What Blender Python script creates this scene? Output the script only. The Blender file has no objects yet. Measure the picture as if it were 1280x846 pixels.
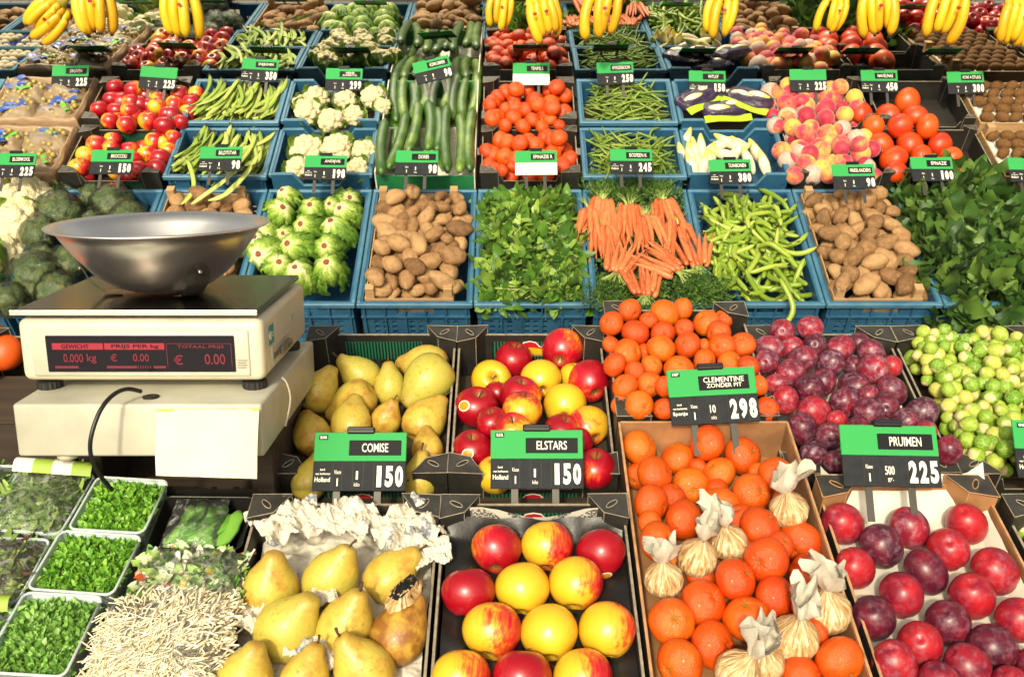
import bpy, bmesh, math, random
import numpy as np
from mathutils import Vector, Matrix, noise as mnoise
random.seed(7); np.random.seed(7)
R = math.radians
sc = bpy.context.scene
C = sc.collection
# ------------------------------------------------------------------ camera
F = 1244.0; CX, CY = 640.0, 423.0          # focal length and centre in photo pixels
CAMZ = 1.55; PITCH = R(13.5)
cp, sp = math.cos(PITCH), math.sin(PITCH)
CAM = Vector((0, 0, CAMZ))
def c2w(x, y, z): return Vector((x, z*cp + y*sp, CAMZ - z*sp + y*cp))
def cdir(x, y, toward): return Vector((x, -toward*cp + y*sp, toward*sp + y*cp)).normalized()
def ray(px, py): return Vector(((px-CX)/F, cp + (CY-py)/F*sp, -sp + (CY-py)/F*cp))   # scaled so that t = optical depth
def at(px, py, Z): return CAM + ray(px, py)*Z
class Frame:
    """a sloping display surface: u to the right, v up the slope, w out of it"""
    def __init__(s, Zo, Yo, ang):
        a = R(ang)
        s.O = c2w(0, Yo, Zo)
        s.U = Vector((1, 0, 0))
        s.V = (c2w(0, math.sin(a), math.cos(a)) - CAM).normalized()
        s.W = s.U.cross(s.V).normalized()
    def loc(s, u, v, w): return s.O + s.U*u + s.V*v + s.W*w
    def hit(s, px, py, w=0.0):
        d = ray(px, py); o = s.O + s.W*w
        t = (o-CAM).dot(s.W)/d.dot(s.W); p = CAM + d*t
        return (p-s.O).dot(s.U), (p-s.O).dot(s.V), t
    def mat(s, u, v, w, rz=0.0):
        m = Matrix((s.U, s.V, s.W)).transposed().to_4x4()
        m.translation = s.loc(u, v, w)
        return m @ Matrix.Rotation(rz, 4, 'Z')
    def dir(s, a, b, c): return (s.U*a + s.V*b + s.W*c).normalized()
BANK = Frame(3.47, .126, 46.8)
FU = Frame(1.78, -.2484, 38.6)
FL = Frame(1.65, -.27, 37.0)
def axis_mat(loc, zdir, spin=0.0, s=1.0):
    z = Vector(zdir).normalized()
    x = Vector((1, 0, 0)) if abs(z.x) < .9 else Vector((0, 1, 0))
    y = z.cross(x).normalized(); x = y.cross(z)
    m = Matrix((x, y, z)).transposed().to_4x4() @ Matrix.Rotation(spin, 4, 'Z')
    if not hasattr(s, '__len__'): s = (s, s, s)
    m = m @ Matrix.Diagonal((s[0], s[1], s[2], 1))
    m.translation = Vector(loc); return m
# ------------------------------------------------------------------ shapes: (verts, faces)
def box(x0, x1, y0, y1, z0, z1):
    v = [(x, y, z) for z in (z0, z1) for y in (y0, y1) for x in (x0, x1)]
    return v, [(0,2,3,1), (4,5,7,6), (0,1,5,4), (2,6,7,3), (0,4,6,2), (1,3,7,5)]
def cbox(x0, x1, y0, y1, z0, z1, c=.004, n=1):
    bm = bmesh.new(); bmesh.ops.create_cube(bm, size=1)
    for v in bm.verts:
        v.co = Vector(((x0+x1)/2+v.co.x*(x1-x0), (y0+y1)/2+v.co.y*(y1-y0), (z0+z1)/2+v.co.z*(z1-z0)))
    bmesh.ops.bevel(bm, geom=bm.edges[:], offset=c, segments=n, affect='EDGES', profile=.5)
    r = [tuple(v.co) for v in bm.verts], [tuple(v.index for v in f.verts) for f in bm.faces]
    bm.free(); return r
def lathe(prof, n=24, fx=None):
    v, f = [], []
    for k, (r, z) in enumerate(prof):
        for i in range(n):
            a = 2*math.pi*i/n
            p = (r*math.cos(a), r*math.sin(a), z)
            v.append(fx(p, a, k) if fx else p)
    m = len(prof)
    for k in range(m-1):
        for i in range(n):
            j = (i+1) % n
            f.append((k*n+i, k*n+j, (k+1)*n+j, (k+1)*n+i))
    f.append(tuple(range(n-1, -1, -1))); f.append(tuple((m-1)*n+i for i in range(n)))
    return v, f
def tube(pts, rad, n=8, flat=1.0, up=None):
    pts = [Vector(p) for p in pts]; m = len(pts); v, f = [], []
    if not hasattr(rad, '__len__'): rad = [rad]*m
    ref = Vector(up) if up else Vector((0, 0, 1))
    for k, p in enumerate(pts):
        t = (pts[min(k+1, m-1)] - pts[max(k-1, 0)]).normalized()
        if abs(t.dot(ref)) > .95: ref = Vector((0, 1, 0)) if abs(t.y) < .9 else Vector((1, 0, 0))
        s = t.cross(ref).normalized(); q = s.cross(t).normalized()
        for i in range(n):
            a = 2*math.pi*i/n
            v.append(tuple(p + s*(rad[k]*math.cos(a)) + q*(rad[k]*flat*math.sin(a))))
    for k in range(m-1):
        for i in range(n):
            j = (i+1) % n
            f.append((k*n+i, k*n+j, (k+1)*n+j, (k+1)*n+i))
    f.append(tuple(range(n-1, -1, -1))); f.append(tuple((m-1)*n+i for i in range(n)))
    return v, f
_ico = {}
def ico(sub, fx=None):
    if sub not in _ico:
        bm = bmesh.new(); bmesh.ops.create_icosphere(bm, subdivisions=sub, radius=1)
        _ico[sub] = ([tuple(v.co) for v in bm.verts], [tuple(v.index for v in f.verts) for f in bm.faces]); bm.free()
    v, f = _ico[sub]
    return ([tuple(fx(Vector(p))) for p in v] if fx else list(v)), f
def uvs(nu, nv, fx):
    """sphere as rings, fx(p) moves each point"""
    prof = [(math.sin(math.pi*k/nv), -math.cos(math.pi*k/nv)) for k in range(1, nv)]
    prof = [(.02, -1)] + prof + [(.02, 1)]
    v, f = lathe(prof, nu)
    return [tuple(fx(Vector(p))) for p in v], f
def grid(nx, ny, fx):
    v = [tuple(fx(i/nx, j/ny)) for j in range(ny+1) for i in range(nx+1)]
    f = [(j*(nx+1)+i, j*(nx+1)+i+1, (j+1)*(nx+1)+i+1, (j+1)*(nx+1)+i) for j in range(ny) for i in range(nx)]
    return v, f
def prism(outline, t, axis='y'):
    """extrude a 2-D outline (x, z) along y from 0 to t"""
    n = len(outline)
    v = [(x, 0, z) for x, z in outline] + [(x, t, z) for x, z in outline]
    if axis == 'z': v = [(x, y, 0) for x, y in outline] + [(x, y, t) for x, y in outline]
    f = [tuple(range(n)), tuple(range(2*n-1, n-1, -1))] + [(i, n+i, n+(i+1) % n, (i+1) % n) for i in range(n)]
    return v, f
def perf(W, z0, z1, t, holes):
    """wall in the xz plane, x centred, thickness t along +y, with rectangular holes (x0, x1, z0, z1)"""
    xs = sorted({-W/2, W/2} | {h[0] for h in holes} | {h[1] for h in holes})
    zs = sorted({z0, z1} | {h[2] for h in holes} | {h[3] for h in holes})
    solid = {}
    for i in range(len(xs)-1):
        for j in range(len(zs)-1):
            mx, mz = (xs[i]+xs[i+1])/2, (zs[j]+zs[j+1])/2
            solid[i, j] = not any(h[0] < mx < h[1] and h[2] < mz < h[3] for h in holes)
    v, f = [], []
    def q(*p):
        b = len(v); v.extend(p); f.append((b, b+1, b+2, b+3))
    for (i, j), s in solid.items():
        if not s: continue
        a, b, c, d = xs[i], xs[i+1], zs[j], zs[j+1]
        q((a,0,c), (b,0,c), (b,0,d), (a,0,d)); q((a,t,c), (a,t,d), (b,t,d), (b,t,c))
        if not solid.get((i-1, j)): q((a,0,c), (a,0,d), (a,t,d), (a,t,c))
        if not solid.get((i+1, j)): q((b,0,c), (b,t,c), (b,t,d), (b,0,d))
        if not solid.get((i, j-1)): q((a,0,c), (a,t,c), (b,t,c), (b,0,c))
        if not solid.get((i, j+1)): q((a,0,d), (b,0,d), (b,t,d), (a,t,d))
    return v, f
def xf(shape, m):
    v, f = shape
    return [tuple(m @ Vector(p)) for p in v], f
def mv(shape, x=0, y=0, z=0): return xf(shape, Matrix.Translation((x, y, z)))
class MB:
    def __init__(s): s.v, s.f, s.m = [], [], []
    def add(s, shape, mi=0):
        b = len(s.v); s.v.extend(shape[0])
        s.f.extend(tuple(i+b for i in f) for f in shape[1]); s.m.extend([mi]*len(shape[1])); return s
    def mesh(s, name, mats, smooth=False):
        me = bpy.data.meshes.new(name); me.from_pydata(s.v, [], s.f)
        for m in (mats if isinstance(mats, (list, tuple)) else [mats]): me.materials.append(m)
        me.polygons.foreach_set('material_index', s.m)
        if smooth: me.polygons.foreach_set('use_smooth', [True]*len(s.f))
        me.update(); return me
def mesh(name, shape, mats, smooth=True): return MB().add(shape).mesh(name, mats, smooth)
def leaves_mesh(name, lv, lf, mats_, mat, smooth=True):
    """many copies of one small template (list of templates allowed) in a single mesh"""
    V, Fc, b = [], [], 0
    for k, (ti, m) in enumerate(mats_):
        tv, tf = lv[ti], lf[ti]
        a = np.array(m)
        V.append(tv @ a[:3, :3].T + a[:3, 3]); Fc.extend(tuple(i+b for i in f) for f in tf); b += len(tv)
    me = bpy.data.meshes.new(name); me.from_pydata(np.concatenate(V).tolist(), [], Fc); me.materials.append(mat)
    if smooth: me.polygons.foreach_set('use_smooth', [True]*len(Fc))
    me.update(); return me
# ------------------------------------------------------------------ objects
def tag(o, label=None, cat=None, group=None, kind=None):
    if label: o['label'] = label
    if cat: o['category'] = cat
    if group: o['group'] = group
    if kind: o['kind'] = kind
    return o
def ob(name, me, parent=None, M=None, color=None):
    o = bpy.data.objects.new(name, me); C.objects.link(o)
    if parent: o.parent = parent
    if M is not None:
        if parent: o.matrix_local = M
        else: o.matrix_world = M
    if color: o.color = color
    return o
def root(name, label, cat, M=None, group=None, me=None, color=None, kind=None):
    return tag(ob(name, me, None, M, color), label, cat, group, kind)
ORD = ['first', 'second', 'third', 'fourth', 'fifth', 'sixth', 'seventh', 'eighth', 'ninth', 'tenth', 'eleventh', 'twelfth']
def rows_of(items, gap):
    """name the row (from the back) and the place in it (from the left) of every (px, py, ...)"""
    idx = sorted(range(len(items)), key=lambda i: items[i][1]); rows = []
    for i in idx:
        if rows and items[i][1] - np.mean([items[j][1] for j in rows[-1]]) < gap: rows[-1].append(i)
        else: rows.append([i])
    out = {}
    for k, r in enumerate(rows):
        r.sort(key=lambda i: items[i][0])
        rn = 'back row' if k == 0 else 'front row' if k == len(rows)-1 else ORD[k] + ' row from the back'
        for q, i in enumerate(r):
            out[i] = rn + (', alone' if len(r) == 1 else ', ' + ('leftmost' if q == 0 else 'rightmost' if q == len(r)-1 else ORD[q] + ' from left'))
    return out
# ------------------------------------------------------------------ materials
def lin(h):
    h = h.lstrip('#'); c = [int(h[i:i+2], 16)/255 for i in (0, 2, 4)]
    return tuple(x/12.92 if x <= .04045 else ((x+.055)/1.055)**2.4 for x in c) + (1,)
class NT:
    def __init__(s, name, rough=.5, col=(.5,.5,.5,1), coat=0, spec=.5, metal=0):
        s.m = bpy.data.materials.new(name); s.m.use_nodes = True
        s.t = s.m.node_tree; s.b = s.t.nodes['Principled BSDF']; s.out = s.t.nodes['Material Output']
        s.set('Roughness', rough); s.set('Base Color', col); s.set('Coat Weight', coat); s.set('Specular IOR Level', spec); s.set('Metallic', metal)
        s.set('Coat Roughness', .12)
    def set(s, k, v):
        if hasattr(v, 'is_output'): s.t.links.new(v, s.b.inputs[k])
        else: s.b.inputs[k].default_value = v
    def n(s, ty, **kw):
        nd = s.t.nodes.new('ShaderNode' + ty)
        for k, v in kw.items():
            if k.startswith('_'): setattr(nd, k[1:], v)
            else:
                i = nd.inputs[int(k[1:])] if k[0] == 'i' and k[1:].isdigit() else nd.inputs[k.replace('_', ' ')]
                if hasattr(v, 'is_output'): s.t.links.new(v, i)
                else: i.default_value = v
        return nd
    def math(s, op, a, b=0.0, clamp=False):
        nd = s.n('Math', _operation=op, i0=a, i1=b); nd.use_clamp = clamp; return nd.outputs[0]
    def coords(s, scale=(1,1,1), rnd=True):
        v = s.n('TexCoord').outputs['Object']
        m = s.n('Mapping', Vector=v, Scale=scale)
        if not rnd: return m.outputs[0]
        r = s.n('ObjectInfo').outputs['Random']
        k = s.math('MULTIPLY', r, 43.0)
        return s.n('VectorMath', _operation='ADD', i0=m.outputs[0], i1=s.n('CombineXYZ', X=k, Y=k, Z=k).outputs[0]).outputs[0]
    def noise(s, scale, detail=3, rough=.55, vec=None, dist=0):
        return s.n('TexNoise', Vector=vec or s.coords(), Scale=scale, Detail=detail, Roughness=rough, Distortion=dist).outputs['Fac']
    def vor(s, scale, vec=None, feature='F1', out='Distance'):
        return s.n('TexVoronoi', Vector=vec or s.coords(), Scale=scale, _feature=feature).outputs[out]
    def ramp(s, fac, *stops):
        nd = s.n('ValToRGB', Fac=fac); e = nd.color_ramp.elements
        while len(e) < len(stops): e.new(.5)
        for x, (p, c) in zip(e, stops):
            x.position = p; x.color = lin(c) if isinstance(c, str) else (c if hasattr(c, '__len__') else (c, c, c, 1))
        return nd.outputs[0]
    def mix(s, fac, a, b, mode='MIX'):
        nd = s.n('MixRGB', _blend_type=mode, Fac=fac)
        for i, x in ((1, a), (2, b)):
            if hasattr(x, 'is_output'): s.t.links.new(x, nd.inputs[i])
            else: nd.inputs[i].default_value = lin(x) if isinstance(x, str) else x
        return nd.outputs[0]
    def bump(s, h, strength=.3, dist=.01, coat=False):
        nd = s.n('Bump', Height=h, Strength=strength, Distance=dist)
        s.t.links.new(nd.outputs[0], s.b.inputs['Coat Normal' if coat else 'Normal'])
    def xyz(s, v=None):
        return s.n('SeparateXYZ', Vector=v or s.n('TexCoord').outputs['Object']).outputs
    def ocol(s): return s.n('SeparateColor', Color=s.n('ObjectInfo').outputs['Color']).outputs
    def orand(s): return s.n('ObjectInfo').outputs['Random']
    def isl(s): return s.n('NewGeometry').outputs['Random Per Island']
    def see(s, amount, tint=(1,1,1,1)):
        """let light straight through by amount (socket or number): thin film, clear plastic"""
        tr = s.n('BsdfTransparent', Color=tint)
        mx = s.n('MixShader', Fac=amount, i1=s.b.outputs[0], i2=tr.outputs[0])
        s.t.links.new(mx.outputs[0], s.out.inputs[0])
def plain(name, col, rough=.5, nz=0, **kw):
    t = NT(name, rough, lin(col) if isinstance(col, str) else col, **kw)
    if nz:
        c = t.noise(nz, 5); base = t.b.inputs['Base Color'].default_value[:]
        d = tuple(x*.62 for x in base[:3]) + (1,); l = tuple(min(1, x*1.2) for x in base[:3]) + (1,)
        t.set('Base Color', t.ramp(c, (.3, d), (.7, l)))
        t.set('Roughness', t.math('ADD', t.math('MULTIPLY', c, .25), rough-.12)); t.bump(c, .1, .002)
    return t.m
def build_mats():
    G = {}
    # ---- fruit and vegetables, unit sized meshes
    t = NT('apple_skin', .3, coat=.35)
    x, y, z = t.xyz()[:3]; r, g, b = t.ocol()[:3]
    st = t.noise(1.0, 4, .6, t.coords((9, 9, .9))); bl = t.noise(1.3, 2)
    k = t.math('ADD', t.math('MULTIPLY', x, .9), t.math('MULTIPLY', t.math('SUBTRACT', st, .5), 1.5))
    k = t.math('ADD', k, t.math('MULTIPLY', t.math('SUBTRACT', bl, .5), 1.6))
    k = t.math('ADD', k, t.math('MULTIPLY', t.math('SUBTRACT', r, .5), 3.6))
    k = t.math('ADD', t.math('MULTIPLY', k, .5), .5, True)
    c = t.ramp(k, (.12, '#E0B428'), (.36, '#E5A32A'), (.52, '#D8571F'), (.7, '#BE1426'), (1, '#9A0A1C'))
    sp_ = t.ramp(t.vor(13), (.05, 1), (.11, 0)); c = t.mix(t.math('MULTIPLY', sp_, .35), c, '#F0D890')
    pole = t.ramp(t.math('SQRT', t.math('ADD', t.math('MULTIPLY', x, x), t.math('MULTIPLY', y, y))), (.10, 1), (.34, 0))
    t.set('Base Color', t.mix(t.math('MULTIPLY', pole, .75), c, '#8E6A2A')); t.bump(bl, .1, .004); G['apple'] = t.m
    t = NT('pear_skin', .42, coat=.08)
    n1 = t.noise(1.6, 4); r, g, b = t.ocol()[:3]; z_ = t.xyz()[2]
    k = t.math('ADD', n1, t.math('SUBTRACT', r, .5))
    c = t.ramp(k, (.24, '#B8AE48'), (.46, '#CDB24A'), (.64, '#BE9238'), (.85, '#8A5A22'))
    d1 = t.ramp(t.vor(17), (.06, 1), (.17, 0)); ru = t.ramp(t.math('ADD', t.math('MULTIPLY', t.math('ABSOLUTE', z_), .42), t.math('MULTIPLY', t.noise(2.6, 5, .7), .6)), (.56, 0), (.9, .5)); c = t.mix(ru, c, '#9A6A2E'); c = t.mix(t.math('MULTIPLY', d1, .62), c, '#7E501A'); d2 = t.ramp(t.vor(34), (.1, 1), (.25, 0)); c = t.mix(t.math('MULTIPLY', d2, .3), c, '#8A5E20')
    n2 = t.ramp(t.noise(5.5, 6, .7), (.57, 0), (.68, 1)); c = t.mix(t.math('MULTIPLY', n2, .55), c, '#7A4A18'); n3 = t.ramp(t.noise(3.2, 5, .8, t.coords((1, 1, .5))), (.66, 0), (.70, 1)); c = t.mix(t.math('MULTIPLY', n3, .7), c, '#5E3814')
    t.set('Base Color', c); t.bump(t.noise(7, 4), .3, .003); G['pear'] = t.m
    t = NT('citrus_peel', .42, coat=.08)
    r, g, b = t.ocol()[:3]
    k = t.math('ADD', t.math('ADD', t.math('MULTIPLY', t.noise(1.1, 2), .7), t.math('MULTIPLY', t.noise(6, 4, .7), .35)), t.math('SUBTRACT', r, .55))
    c = t.ramp(k, (.1, '#CC400E'), (.5, '#DA560C'), (.9, '#E47414'))
    x, y, z = t.xyz()[:3]
    pole = t.ramp(z, (.80, 0), (.9, .5)); c = t.mix(pole, c, '#E39A2A'); bl_ = t.ramp(t.noise(3.5, 6, .8), (.68, 0), (.73, .6)); c = t.mix(bl_, c, '#A8581A')
    t.set('Base Color', c)
    h = t.math('ADD', t.vor(26), t.math('MULTIPLY', t.noise(4, 3), 1.2)); t.bump(h, .5, .0016); t.set('Roughness', t.math('ADD', t.math('MULTIPLY', t.noise(9, 3), .2), .24)); G['citrus'] = t.m
    t = NT('plum_skin', .4, coat=.0)
    r, g, b = t.ocol()[:3]
    k = t.math('ADD', t.noise(1.0, 3), t.math('SUBTRACT', r, .5))
    c = t.ramp(k, (.2, '#36081E'), (.45, '#5E0A22'), (.65, '#860C24'), (.85, '#A8161E'))
    blm = t.ramp(t.noise(2.6, 8, .75), (.48, 0), (.78, 1))
    blm = t.math('MULTIPLY', blm, t.math('MULTIPLY', g, .9))
    c = t.mix(t.math('MULTIPLY', g, .05), c, '#A07C90'); c = t.mix(blm, c, '#B294A6'); sp_ = t.ramp(t.vor(15), (.04, 1), (.1, 0)); c = t.mix(t.math('MULTIPLY', sp_, .4), c, '#C98080')
    t.set('Base Color', c); t.set('Roughness', t.math('ADD', t.math('MULTIPLY', blm, .4), .33)); G['plum'] = t.m
    t = NT('peach_skin', .6)
    r, g, b = t.ocol()[:3]; x, y, z = t.xyz()[:3]
    k = t.math('ADD', t.noise(1.3, 5, .65), t.math('ADD', t.math('MULTIPLY', x, .22), t.math('SUBTRACT', r, .5)))
    t.set('Base Color', t.ramp(k, (.2, '#E8B04A'), (.42, '#DE7E48'), (.6, '#C6384A'), (.85, '#A01634'))); t.set('Sheen Weight', .4); G['peach'] = t.m
    t = NT('orange_smooth', .4, coat=.1)
    r, g, b = t.ocol()[:3]; k = t.math('ADD', t.noise(1.2, 2), t.math('SUBTRACT', r, .5))
    t.set('Base Color', t.ramp(k, (.2, '#C22E0C'), (.8, '#DC5612'))); t.bump(t.vor(30), .2, .0015); G['orange'] = t.m
    t = NT('tomato_skin', .22, coat=.5); t.set('Base Color', t.ramp(t.noise(1.2, 2), (.3, '#B01208'), (.7, '#CC2A0C'))); G['tomato'] = t.m
    t = NT('lemon_peel', .4, coat=.15); t.set('Base Color', t.ramp(t.noise(1.2, 2), (.3, '#D89C12'), (.7, '#E6B81E'))); t.bump(t.vor(24), .3, .002); G['lemon'] = t.m
    t = NT('sprout_leaf', .5, coat=.05)
    x, y, z = t.xyz()[:3]
    k = t.math('ADD', t.math('MULTIPLY', t.orand(), .7), t.math('MULTIPLY', t.noise(1.3, 4), .5))
    c = t.ramp(k, (.2, '#5E8C1E'), (.5, '#82A62A'), (.74, '#A6B840'), (.94, '#C8BE5C'))
    v_ = t.vor(1.6, t.coords((1, 1, .6)), 'DISTANCE_TO_EDGE'); c = t.mix(t.ramp(v_, (.0, .8), (.05, 0)), c, '#BFCB7A')
    t.set('Base Color', t.mix(t.ramp(z, (.8, 0), (.9, 1)), c, '#CDBE86')); t.bump(t.noise(3, 5), .5, .004); G['sprout'] = t.m
    t = NT('potato_skin', .75)
    r = t.orand(); k = t.math('ADD', t.noise(1.8, 6, .65), t.math('MULTIPLY', t.math('SUBTRACT', r, .5), .5))
    c = t.ramp(k, (.2, '#6E4E2C'), (.5, '#98724A'), (.78, '#B48E60'))
    sp_ = t.ramp(t.vor(7), (.04, 1), (.12, 0)); c = t.mix(t.math('MULTIPLY', sp_, .6), c, '#4E341C'); dr = t.ramp(t.noise(3.0, 6, .75), (.55, 0), (.72, .55)); c = t.mix(dr, c, '#5E4630')
    t.set('Base Color', c); t.bump(t.noise(6, 6, .7), .6, .005); G['potato'] = t.m
    t = NT('kiwi_skin', .85); t.set('Base Color', t.ramp(t.noise(5, 5), (.3, '#4A2E12'), (.7, '#805826'))); t.bump(t.noise(30, 4), .4, .002); G['kiwi'] = t.m
    t = NT('cucumber_skin', .3, coat=.35)
    st = t.noise(1.0, 4, .6, t.coords((14, 14, 1.1)))
    t.set('Base Color', t.ramp(t.math('ADD', st, t.math('MULTIPLY', t.math('SUBTRACT', t.orand(), .5), .3)), (.3, '#264A14'), (.5, '#3A601A'), (.75, '#748E36')))
    t.bump(t.math('ADD', t.vor(22, t.coords((40, 40, 14))), st), .3, .002); G['cucumber'] = t.m
    t = NT('cauliflower_curd', .75)
    t.set('Base Color', t.ramp(t.noise(9, 5), (.3, '#D6C693'), (.6, '#E8DDB4'))); t.bump(t.math('SUBTRACT', 1.0, t.vor(15)), .7, .006); G['curd'] = t.m
    t = NT('cauliflower_leaf', .5)
    t.set('Base Color', t.ramp(t.noise(2.5, 5), (.3, '#48701E'), (.55, '#7FA03A'), (.75, '#C2CC84'))); G['cleaf'] = t.m
    t = NT('broccoli_floret', .6, coat=.9)
    c = t.ramp(t.noise(3, 6, .7), (.3, '#223A14'), (.52, '#435A24'), (.74, '#8A7C3A')); t.set('Base Color', c)
    t.bump(t.math('SUBTRACT', 1.0, t.vor(13)), .7, .006); t.set('Coat Roughness', .1); t.bump(t.noise(3.2, 4, .6, dist=1.5), 1.0, .03, True); G['broccoli'] = t.m
    t = NT('endive_leaf', .55)
    x, y, z = t.xyz()[:3]; ang = t.math('ARCTAN2', y, x)
    rad = t.math('SQRT', t.math('ADD', t.math('MULTIPLY', x, x), t.math('MULTIPLY', y, y)))
    w = t.math('ADD', t.math('MULTIPLY', ang, 1.0), t.math('MULTIPLY', t.noise(2.2, 3), 1.4))
    rib = t.noise(1.0, 3, .6, t.n('CombineXYZ', X=t.math('MULTIPLY', w, 4.5), Y=t.math('MULTIPLY', rad, .7), Z=t.math('MULTIPLY', t.orand(), 30)).outputs[0])
    k = t.math('ADD', rib, t.math('ADD', t.math('MULTIPLY', t.math('SUBTRACT', .62, rad), .45), t.math('MULTIPLY', t.math('SUBTRACT', t.orand(), .5), .16)))
    t.set('Base Color', t.ramp(k, (.22, '#4E761E'), (.42, '#86A838'), (.55, '#B8C868'), (.72, '#E4E2B4'))); t.bump(rib, .8, .008); G['endive'] = t.m
    t = NT('carrot_skin', .45, coat=.1); st = t.noise(1.0, 4, .6, t.coords((60, 60, 300)))
    t.set('Base Color', t.ramp(t.math('ADD', st, t.math('MULTIPLY', t.math('SUBTRACT', t.orand(), .5), .3)), (.3, '#B4522A'), (.7, '#D88250'))); t.bump(st, .4, .001); G['carrot'] = t.m
    def green(name, a, b, c, rough=.45, coat=.1, isl=True):
        t = NT(name, rough, coat=coat); k = t.isl() if isl else t.orand()
        k = t.math('ADD', t.math('MULTIPLY', k, .8), t.math('MULTIPLY', t.noise(30, 3), .25))
        t.set('Base Color', t.ramp(k, (.15, a), (.55, b), (.95, c))); t.set('Sheen Weight', .05)
        if isl:
            cc = t.b.inputs['Base Color'].links[0].from_socket; tl = t.n('BsdfTranslucent', Color=cc); mx = t.n('MixShader', Fac=.22, i1=t.b.outputs[0], i2=tl.outputs[0]); t.t.links.new(mx.outputs[0], t.out.inputs[0])
        return t.m
    G['rocket'] = green('rocket_leaf', '#3C6220', '#63902E', '#9CB84C')
    G['stalk'] = green('pale_stalk', '#8CA648', '#A8BE60', '#C6D08A')
    G['spinach'] = green('spinach_leaf', '#28481A', '#426824', '#6E8C38', .5, .0)
    G['feather'] = green('carrot_leaf', '#35561A', '#4C7222', '#739436', .6, 0)
    G['cress'] = green('cress_leaf', '#5A9426', '#78B034', '#9ACA4C', .4)
    G['cressp'] = green('pale_cress_leaf', '#68983A', '#82B44C', '#A4CC6E', .45)
    G['rucola'] = green('packed_leaf', '#5A822C', '#7CA244', '#A8C06A', .5)
    G['mixleaf'] = green('mixed_leaf', '#5E3A2C', '#80A044', '#B4C46C', .5)
    G['broad'] = green('broad_bean_pod', '#6E8C20', '#88A22E', '#A2B446', .42, .15, False)
    G['snap'] = green('green_bean_pod', '#56741E', '#71892C', '#94A648', .5, .05, False)
    G['runner'] = green('flat_bean_pod', '#7E9A34', '#9CB24A', '#BCC46A', .5, .05, False)
    G['mange'] = green('sugar_pea_pod', '#4E8A24', '#66A032', '#84B84A', .45, .1, False)
    G['podtip'] = plain('pod_tip', '#3A3416', .7)
    t = NT('chicory_leaf', .45, coat=.1); x, y, z = t.xyz()[:3]
    t.set('Base Color', t.ramp(t.math('ADD', z, t.math('MULTIPLY', t.noise(2, 3), .5)), (.55, '#E4DAB6'), (.95, '#D8C860'))); t.bump(t.noise(1, 3, .5, t.coords((10, 10, .8))), .4, .003); G['chicory'] = t.m
    t = NT('banana_peel', .42, coat=.1)
    x, y, z = t.xyz()[:3]; k = t.noise(5, 4)
    c = t.ramp(t.math('ADD', k, t.math('MULTIPLY', t.math('SUBTRACT', t.orand(), .5), .3)), (.3, '#D6A018'), (.6, '#E2B81C'), (.8, '#DCC23A')); gr_ = t.ramp(t.math('ADD', t.math('MULTIPLY', z, -4.0), t.math('MULTIPLY', k, .12)), (.03, 1), (.14, 0)); c = t.mix(t.math('MULTIPLY', gr_, .6), c, '#A8AC34'); bs_ = t.ramp(t.noise(28, 5, .8, t.coords((1, 1, .4))), (.68, 0), (.73, .7)); c = t.mix(bs_, c, '#5E4018'); t.set('Base Color', c); G['banana'] = t.m
    G['btip'] = plain('banana_tip', '#2E2412', .8); G['bstalk'] = plain('banana_stalk', '#A89A3A', .6)
    G['stem'] = plain('fruit_stem', '#4E3820', .85); G['calyx'] = plain('fruit_calyx', '#5A4A28', .9); G['gstem'] = plain('green_stem_button', '#6A7E2C', .8)
    G['root'] = plain('cut_root', '#8A4630', .8, 3); G['stick'] = plain('fruit_sticker', '#E08A1C', .4); G['sticke'] = plain('sticker_edge', '#F0E6C8', .4)
    G['redlab'] = plain('red_sticker', '#C02030', .4); G['grape'] = plain('grape_skin', '#A8944C', .3, coat=.3); G['mush'] = plain('mushroom_cap', '#D8C8A4', .7, 30)
    t = NT('bean_sprout', .4, coat=.1); t.set('Base Color', t.ramp(t.isl(), (.1, '#D6C8A2'), (.6, '#EAE0C4'), (1, '#F2EAD4'))); G['bsprout'] = t.m
    t = NT('salad_bits', .5, coat=.1); nd = t.n('ValToRGB', Fac=t.isl()); e = nd.color_ramp; e.interpolation = 'CONSTANT'
    for i, (p, c) in enumerate([(0, '#5E9434'), (.3, '#9ABC5C'), (.55, '#E0E0C4'), (.8, '#CDD8A0'), (.93, '#D4602C'), (.97, '#D8C040')]):
        if i > 1: e.elements.new(p)
        e.elements[i].position = p; e.elements[i].color = lin(c)
    t.set('Base Color', nd.outputs[0]); G['salad'] = t.m
    # ---- containers
    def plast(name, a, b, rough=.4):
        t = NT(name, rough); k = t.noise(9, 6, .65); t.set('Base Color', t.ramp(k, (.35, a), (.7, b)))
        s_ = t.ramp(t.noise(55, 5, .8), (.60, 0), (.74, 1)); t.set('Base Color', t.mix(t.math('MULTIPLY', s_, .35), t.ramp(k, (.35, a), (.7, b)), '#8FA6AA')); t.set('Roughness', t.math('ADD', t.math('MULTIPLY', k, .3), rough-.1)); return t.m
    G['blue'] = plast('blue_plastic', '#214E70', '#2F6280'); G['bluerim'] = plast('worn_blue_rim', '#336684', '#507E94')
    G['grn'] = plast('green_board', '#1E6A3C', '#2A7E48'); G['teal'] = plast('teal_plastic', '#24657A', '#2F7488')
    t = NT('black_card', .5); k = t.noise(14, 6, .7); t.set('Base Color', t.ramp(k, (.35, '#201E1B'), (.75, '#36332E')))
    s_ = t.ramp(t.noise(60, 5, .85), (.62, 0), (.74, 1)); t.set('Base Color', t.mix(t.math('MULTIPLY', s_, .4), t.ramp(k, (.35, '#201E1B'), (.75, '#36332E')), '#8A8278')); t.bump(k, .25, .004); G['black'] = t.m
    G['flap'] = plain('scuffed_flap', '#3C3A36', .45, 30)
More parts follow.
